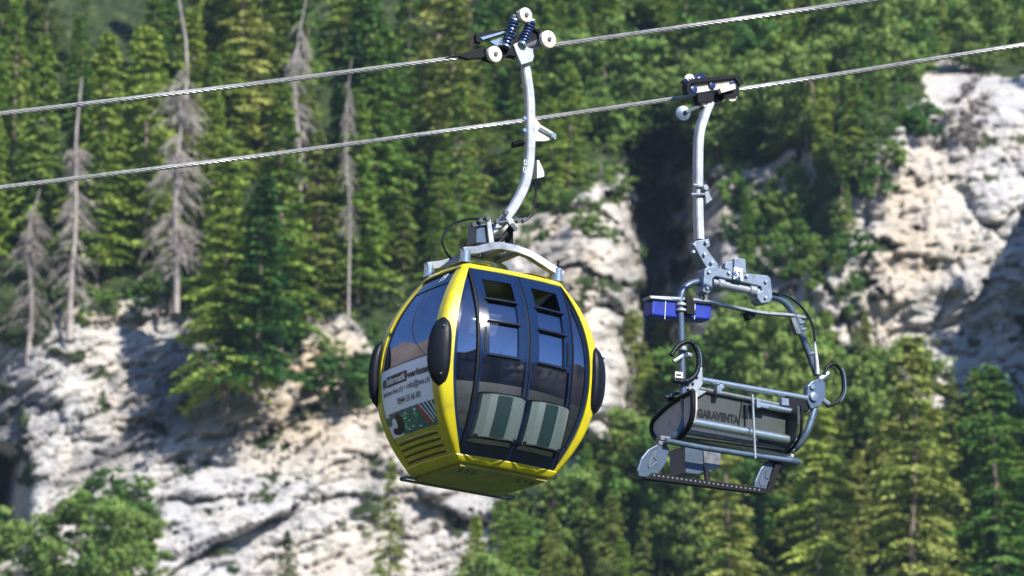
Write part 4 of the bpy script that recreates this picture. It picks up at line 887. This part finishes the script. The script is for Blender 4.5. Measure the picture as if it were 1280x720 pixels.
def one(kind, u, vb, px, label, wide=1.0, group=None, sink=.3, fwd=0.0):
    p, m_ = surf(u, vb); p = p.copy(); p.y -= fwd; p.z -= sink; placed.append((u, vb)); return tree(kind, p, hpx(px, p), label, group, wide)
def zone(poly, n, kinds, h0, h1, label, group, mind=26, rockok=False, wide=(.85, 1.2), key=None):
    got = 0; tries = 0; DEAD = [(222, 368, 42), (91, 402, 26), (36, 425, 30), (372, 330, 10), (437, 385, 8), (750, 262, 12)]; xs = [q[0] for q in poly]; ys = [q[1] for q in poly]; loc = []
    while got < n and tries < n * 40:
        tries += 1; u = rnd.uniform(min(xs), max(xs)); v = rnd.uniform(min(ys), max(ys)); ins = False
        for i in range(len(poly)):
            (x0, y0), (x1, y1) = poly[i], poly[(i + 1) % len(poly)]
            if (y0 > v) != (y1 > v) and u < (x1 - x0) * (v - y0) / (y1 - y0) + x0: ins = not ins
        if not ins: continue
        if any((u - a) ** 2 + ((v - b_) * 1.6) ** 2 < mind ** 2 for a, b_ in loc): continue
        if h1 > 60 and any(abs(u - a) < w_ and v > b_ - 60 for a, b_, w_ in DEAD): continue
        p, m_ = surf(u, v)
        if m_ > .5 and not rockok: continue
        loc.append((u, v)); got += 1; p = p.copy(); p.z -= .3
        tree(rnd.choice(kinds), p, hpx(rnd.uniform(h0, h1), p), label, group, rnd.uniform(*wide))
# --- single trees the photo lets one point at
one('d1', 222, 368, 420, 'tall dead grey spruce with dense drooping twigs left of the gondola', 1.0, fwd=1.5)
one('d2', 91, 402, 325, 'slender dead spruce with bare pointed tip at left', 1.0, fwd=1.5)
one('d3', 36, 425, 200, 'short dead grey spruce with spreading twigs at the left edge', 1.0)
one('d4', 372, 330, 350, 'dead spruce with brown bare trunk above the green hanging spruces', .9, fwd=2)
one('d4', 437, 385, 330, 'bare pale trunk of a dead spruce among olive green spruces', .5, fwd=2)
one('d4', 750, 262, 80, 'small dead trunk standing above the pale rock behind the gondola', .6)
one('s1', 285, 500, 330, 'bright green spruce hanging over the cliff, left of the pair', 1.15, fwd=2.5)
one('s1', 325, 495, 280, 'bright green spruce hanging over the cliff, right of the pair', 1.25, fwd=3.5)
one('s2', 350, 420, 330, 'tall narrow spruce standing behind the hanging cliff spruces', 1.2, fwd=1.5)
one('dry', 1216, 182, 105, 'dry grey brown bush on top of the right hand cliff', .85)
one('o1', 1125, 800, 385, 'large olive spruce with visible trunk at lower right', 1.05, fwd=3)
one('s3', 1232, 760, 320, 'green spruce at the lower right corner reaching up to the cliff', 1.1, fwd=1)
one('s3', 1015, 790, 320, 'olive green spruce directly below the chairlift chair footrest', 1.0)
one('o2', 905, 790, 290, 'olive spruce below the gap between gondola and chair', 1.1)
one('o2', 490, 745, 165, 'small ragged spruce in front of pale rock left under the gondola', .9, fwd=4)
one('o2', 366, 760, 90, 'very small spruce top at the bottom edge before pale rock', 1.3, fwd=4)
one('b3', 428, 490, 50, 'round green bush on the rock ledge left of the gondola', 2.0, fwd=1)
one('b4', 115, 800, 180, 'broad leafy bush at the bottom left before the cliff', 1.15, fwd=4)
one('b1', 170, 770, 135, 'leafy bush right of the broad one at bottom left', 1.0, fwd=5)
one('b2', 45, 790, 130, 'leafy bush in the bottom left corner', 1.2, fwd=5)
one('b1', 880, 560, 150, 'bright green leafy tree behind the lower part of the chair', 1.1, fwd=3)
one('b4', 950, 600, 230, 'bright green leafy tree behind the chair seat', 1.1, fwd=3)
# --- forest
zone([(-140, 60), (250, 60), (250, 350), (60, 380), (-140, 420)], 42, ['s1', 's2', 's3', 's1', 's4', 'o2'], 120, 330, 'dark green spruce of the dense forest left of the gondola', 'spruces of the upper left forest', 28)
zone([(250, 60), (590, 60), (640, 290), (560, 400), (420, 400), (300, 430), (250, 380)], 47, ['s1', 's2', 's3', 'o2', 's4', 'o1'], 110, 320, 'spruce of the forest slope between the left cliff and the gondola', 'spruces of the upper middle forest', 27)
zone([(590, 40), (785, 40), (780, 170), (700, 245), (640, 270)], 26, ['s1', 's3', 'b4', 's2', 'b1'], 90, 190, 'green tree above the pale rock between gondola and chair', 'trees above the middle rock', 30)
zone([(800, 20), (1170, 20), (1150, 110), (1060, 230), (900, 200), (800, 120)], 44, ['b4', 's3', 's1', 'b1', 'b2', 's2'], 70, 170, 'bright green tree on the slope above the chairlift chair', 'trees of the upper right slope', 28)
zone([(1160, 10), (1420, 10), (1420, 125), (1270, 105), (1170, 80)], 20, ['b4', 's1', 'b1', 's3'], 70, 140, 'green tree above the right hand cliff', 'trees above the right cliff', 28)
zone([(880, 200), (1060, 220), (1070, 400), (1060, 470), (900, 440)], 16, ['b1', 'b2', 's3', 'b3', 's1'], 35, 95, 'small green tree growing on the broken rock behind the chair', 'small trees on the broken rock', 30, True)
zone([(860, 480), (1060, 480), (1130, 580), (1330, 580), (1330, 640), (840, 640)], 34, ['s3', 'o1', 'b4', 's1', 'b1', 'o2'], 80, 140, 'green tree on the slope to the right of and behind the chair', 'trees of the lower right slope, upper part', 32, True)
zone([(800, 600), (1330, 600), (1360, 760), (790, 760)], 40, ['o1', 's3', 'o2', 's1', 'b4', 'o1'], 130, 220, 'olive green tree of the forest at the lower right', 'trees of the lower right forest', 36, True)
zone([(580, 690), (800, 620), (800, 820), (560, 860)], 24, ['o2', 's1', 's3', 'b1', 'o1'], 100, 170, 'green tree at the bottom below the gondola', 'trees at the bottom below the gondola', 34, True)
zone([(780, 480), (850, 460), (850, 640), (700, 660)], 14, ['o1', 's3', 's1', 'b1'], 80, 150, 'green tree below the dark gully', 'trees below the dark gully', 28, True)
zone([(40, 375), (180, 352), (290, 372), (240, 395), (80, 415)], 14, ['b3', 'b2'], 18, 45, 'low shrub at the top edge of the left cliff', 'shrubs on the left cliff edge', 14, True)
zone([(390, 400), (470, 400), (480, 520), (400, 500)], 12, ['b3'], 14, 34, 'low shrub on the ledges left of the gondola', 'shrubs on the ledges', 18, True)
zone([(1060, 240), (1140, 140), (1180, 100), (1160, 160), (1090, 260)], 10, ['b3', 'b2'], 20, 50, 'low shrub at the upper edge of the right cliff', 'shrubs on the right cliff edge', 14, True)
zone([(640, 240), (800, 200), (790, 300), (650, 310)], 12, ['b3', 'b2'], 16, 42, 'low shrub on the pale rock above the gondola roof', 'shrubs on the middle rock', 18, True)
zone([(900, 250), (1060, 250), (1070, 460), (900, 460)], 22, ['b3', 'b2'], 22, 55, 'low shrub on the broken rock right of the chair hanger', 'shrubs on the broken rock', 16, True)
zone([(-20, 640), (60, 620), (240, 640), (200, 740), (-20, 740)], 9, ['b1', 'b2', 'b3'], 50, 110, 'green shrub at the foot of the left cliff', 'shrubs at the foot of the left cliff', 24, True)
zone([(1010, 60), (1180, 60), (1160, 150), (1080, 240), (1010, 200)], 26, ['b3', 'b2'], 20, 48, 'low leafy shrub on the grassy slope above the broken rock', 'shrubs on the upper right slope', 15)
zone([(600, 130), (800, 130), (790, 230), (640, 300)], 22, ['b3', 'b2'], 20, 45, 'low leafy shrub on the grassy slope above the middle rock', 'shrubs above the middle rock', 15)
zone([(240, 330), (470, 300), (480, 420), (300, 440)], 22, ['b3', 'b2'], 20, 45, 'low leafy shrub among the spruces above the left cliff', 'shrubs under the hanging spruces', 15)
zone([(775, 130), (870, 130), (905, 330), (900, 480), (770, 500)], 8, ['b3'], 16, 34, 'small plant growing on the walls of the dark gully', 'plants in the dark gully', 20, True)
# trees just right of the frame that throw the shadow on the right cliff
for u, v, px in ((1370, 60, 90), (1400, 20, 110), (1440, 40, 120), (1390, 160, 90), (1480, 10, 130), (1360, 250, 80)):
    one('s3', u, v, px, 'green spruce beside the right cliff', 1.2, 'spruces right of the cliff')
print('TREES', NT)
mb = MB(); mb.box((0, 130, 75), (640, 620, 158)); hz = mb.build('haze', None_mat := bpy.data.materials.new('haze_air'), None, 0)
None_mat.use_nodes = True; nt = None_mat.node_tree; nt.nodes.remove(nt.nodes['Principled BSDF'])
pv = nt.nodes.new('ShaderNodeVolumePrincipled'); pv.inputs['Density'].default_value = .00013; pv.inputs['Color'].default_value = (.60, .80, 1, 1); pv.inputs['Anisotropy'].default_value = .2
nt.links.new(pv.outputs[0], nt.nodes['Material Output'].inputs['Volume']); tag(hz, 'thin blue valley haze', kind='stuff')
# ------------------------------------------------------------------ LIGHT, WORLD, CAMERA
SUN_AZ = R(143); SUN_EL = R(38)      # azimuth measured from +Y towards +X
sd = Vector((math.sin(SUN_AZ) * math.cos(SUN_EL), math.cos(SUN_AZ) * math.cos(SUN_EL), math.sin(SUN_EL)))
L = bpy.data.lights.new('sun', 'SUN'); L.energy = 5.0; L.angle = R(.5); L.color = (1, .95, .875)
lo = bpy.data.objects.new('sun', L); COL.objects.link(lo); lo.rotation_euler = sd.to_track_quat('Z', 'Y').to_euler()
w = bpy.data.worlds.new('World'); scene.world = w; w.use_nodes = True; nt = w.node_tree
sk = nt.nodes.new('ShaderNodeTexSky'); sk.sky_type = 'NISHITA'; sk.sun_disc = False; sk.sun_elevation = SUN_EL; sk.sun_rotation = SUN_AZ; sk.altitude = 1200; sk.ozone_density = 4.0; sk.dust_density = .3
tm = nd(nt, 'ShaderNodeMix', data_type='RGBA', blend_type='MULTIPLY'); tm.inputs[0].default_value = 1; tm.inputs[7].default_value = (.80, 1.0, 1.28, 1); nt.links.new(sk.outputs[0], tm.inputs[6]); nt.links.new(tm.outputs[2], nt.nodes['Background'].inputs[0]); nt.nodes['Background'].inputs[1].default_value = .105
cam = bpy.data.cameras.new('camera'); cam.lens = LENS; cam.sensor_width = 36; cam.clip_end = 3000; cam.clip_start = .5
cam.dof.use_dof = True; cam.dof.focus_distance = 46.2; cam.dof.aperture_fstop = 2.7
cobj = bpy.data.objects.new('camera', cam); COL.objects.link(cobj); cobj.location = CAM; cobj.rotation_euler = (math.pi / 2 + PITCH, 0, 0); scene.camera = cobj
scene.render.engine = 'CYCLES'
vs = scene.view_settings; vs.view_transform = 'Standard'; vs.look = 'None'; vs.gamma = 1; vs.use_curve_mapping = False; vs.exposure = .95
scene.render.resolution_x = 1280; scene.render.resolution_y = 720
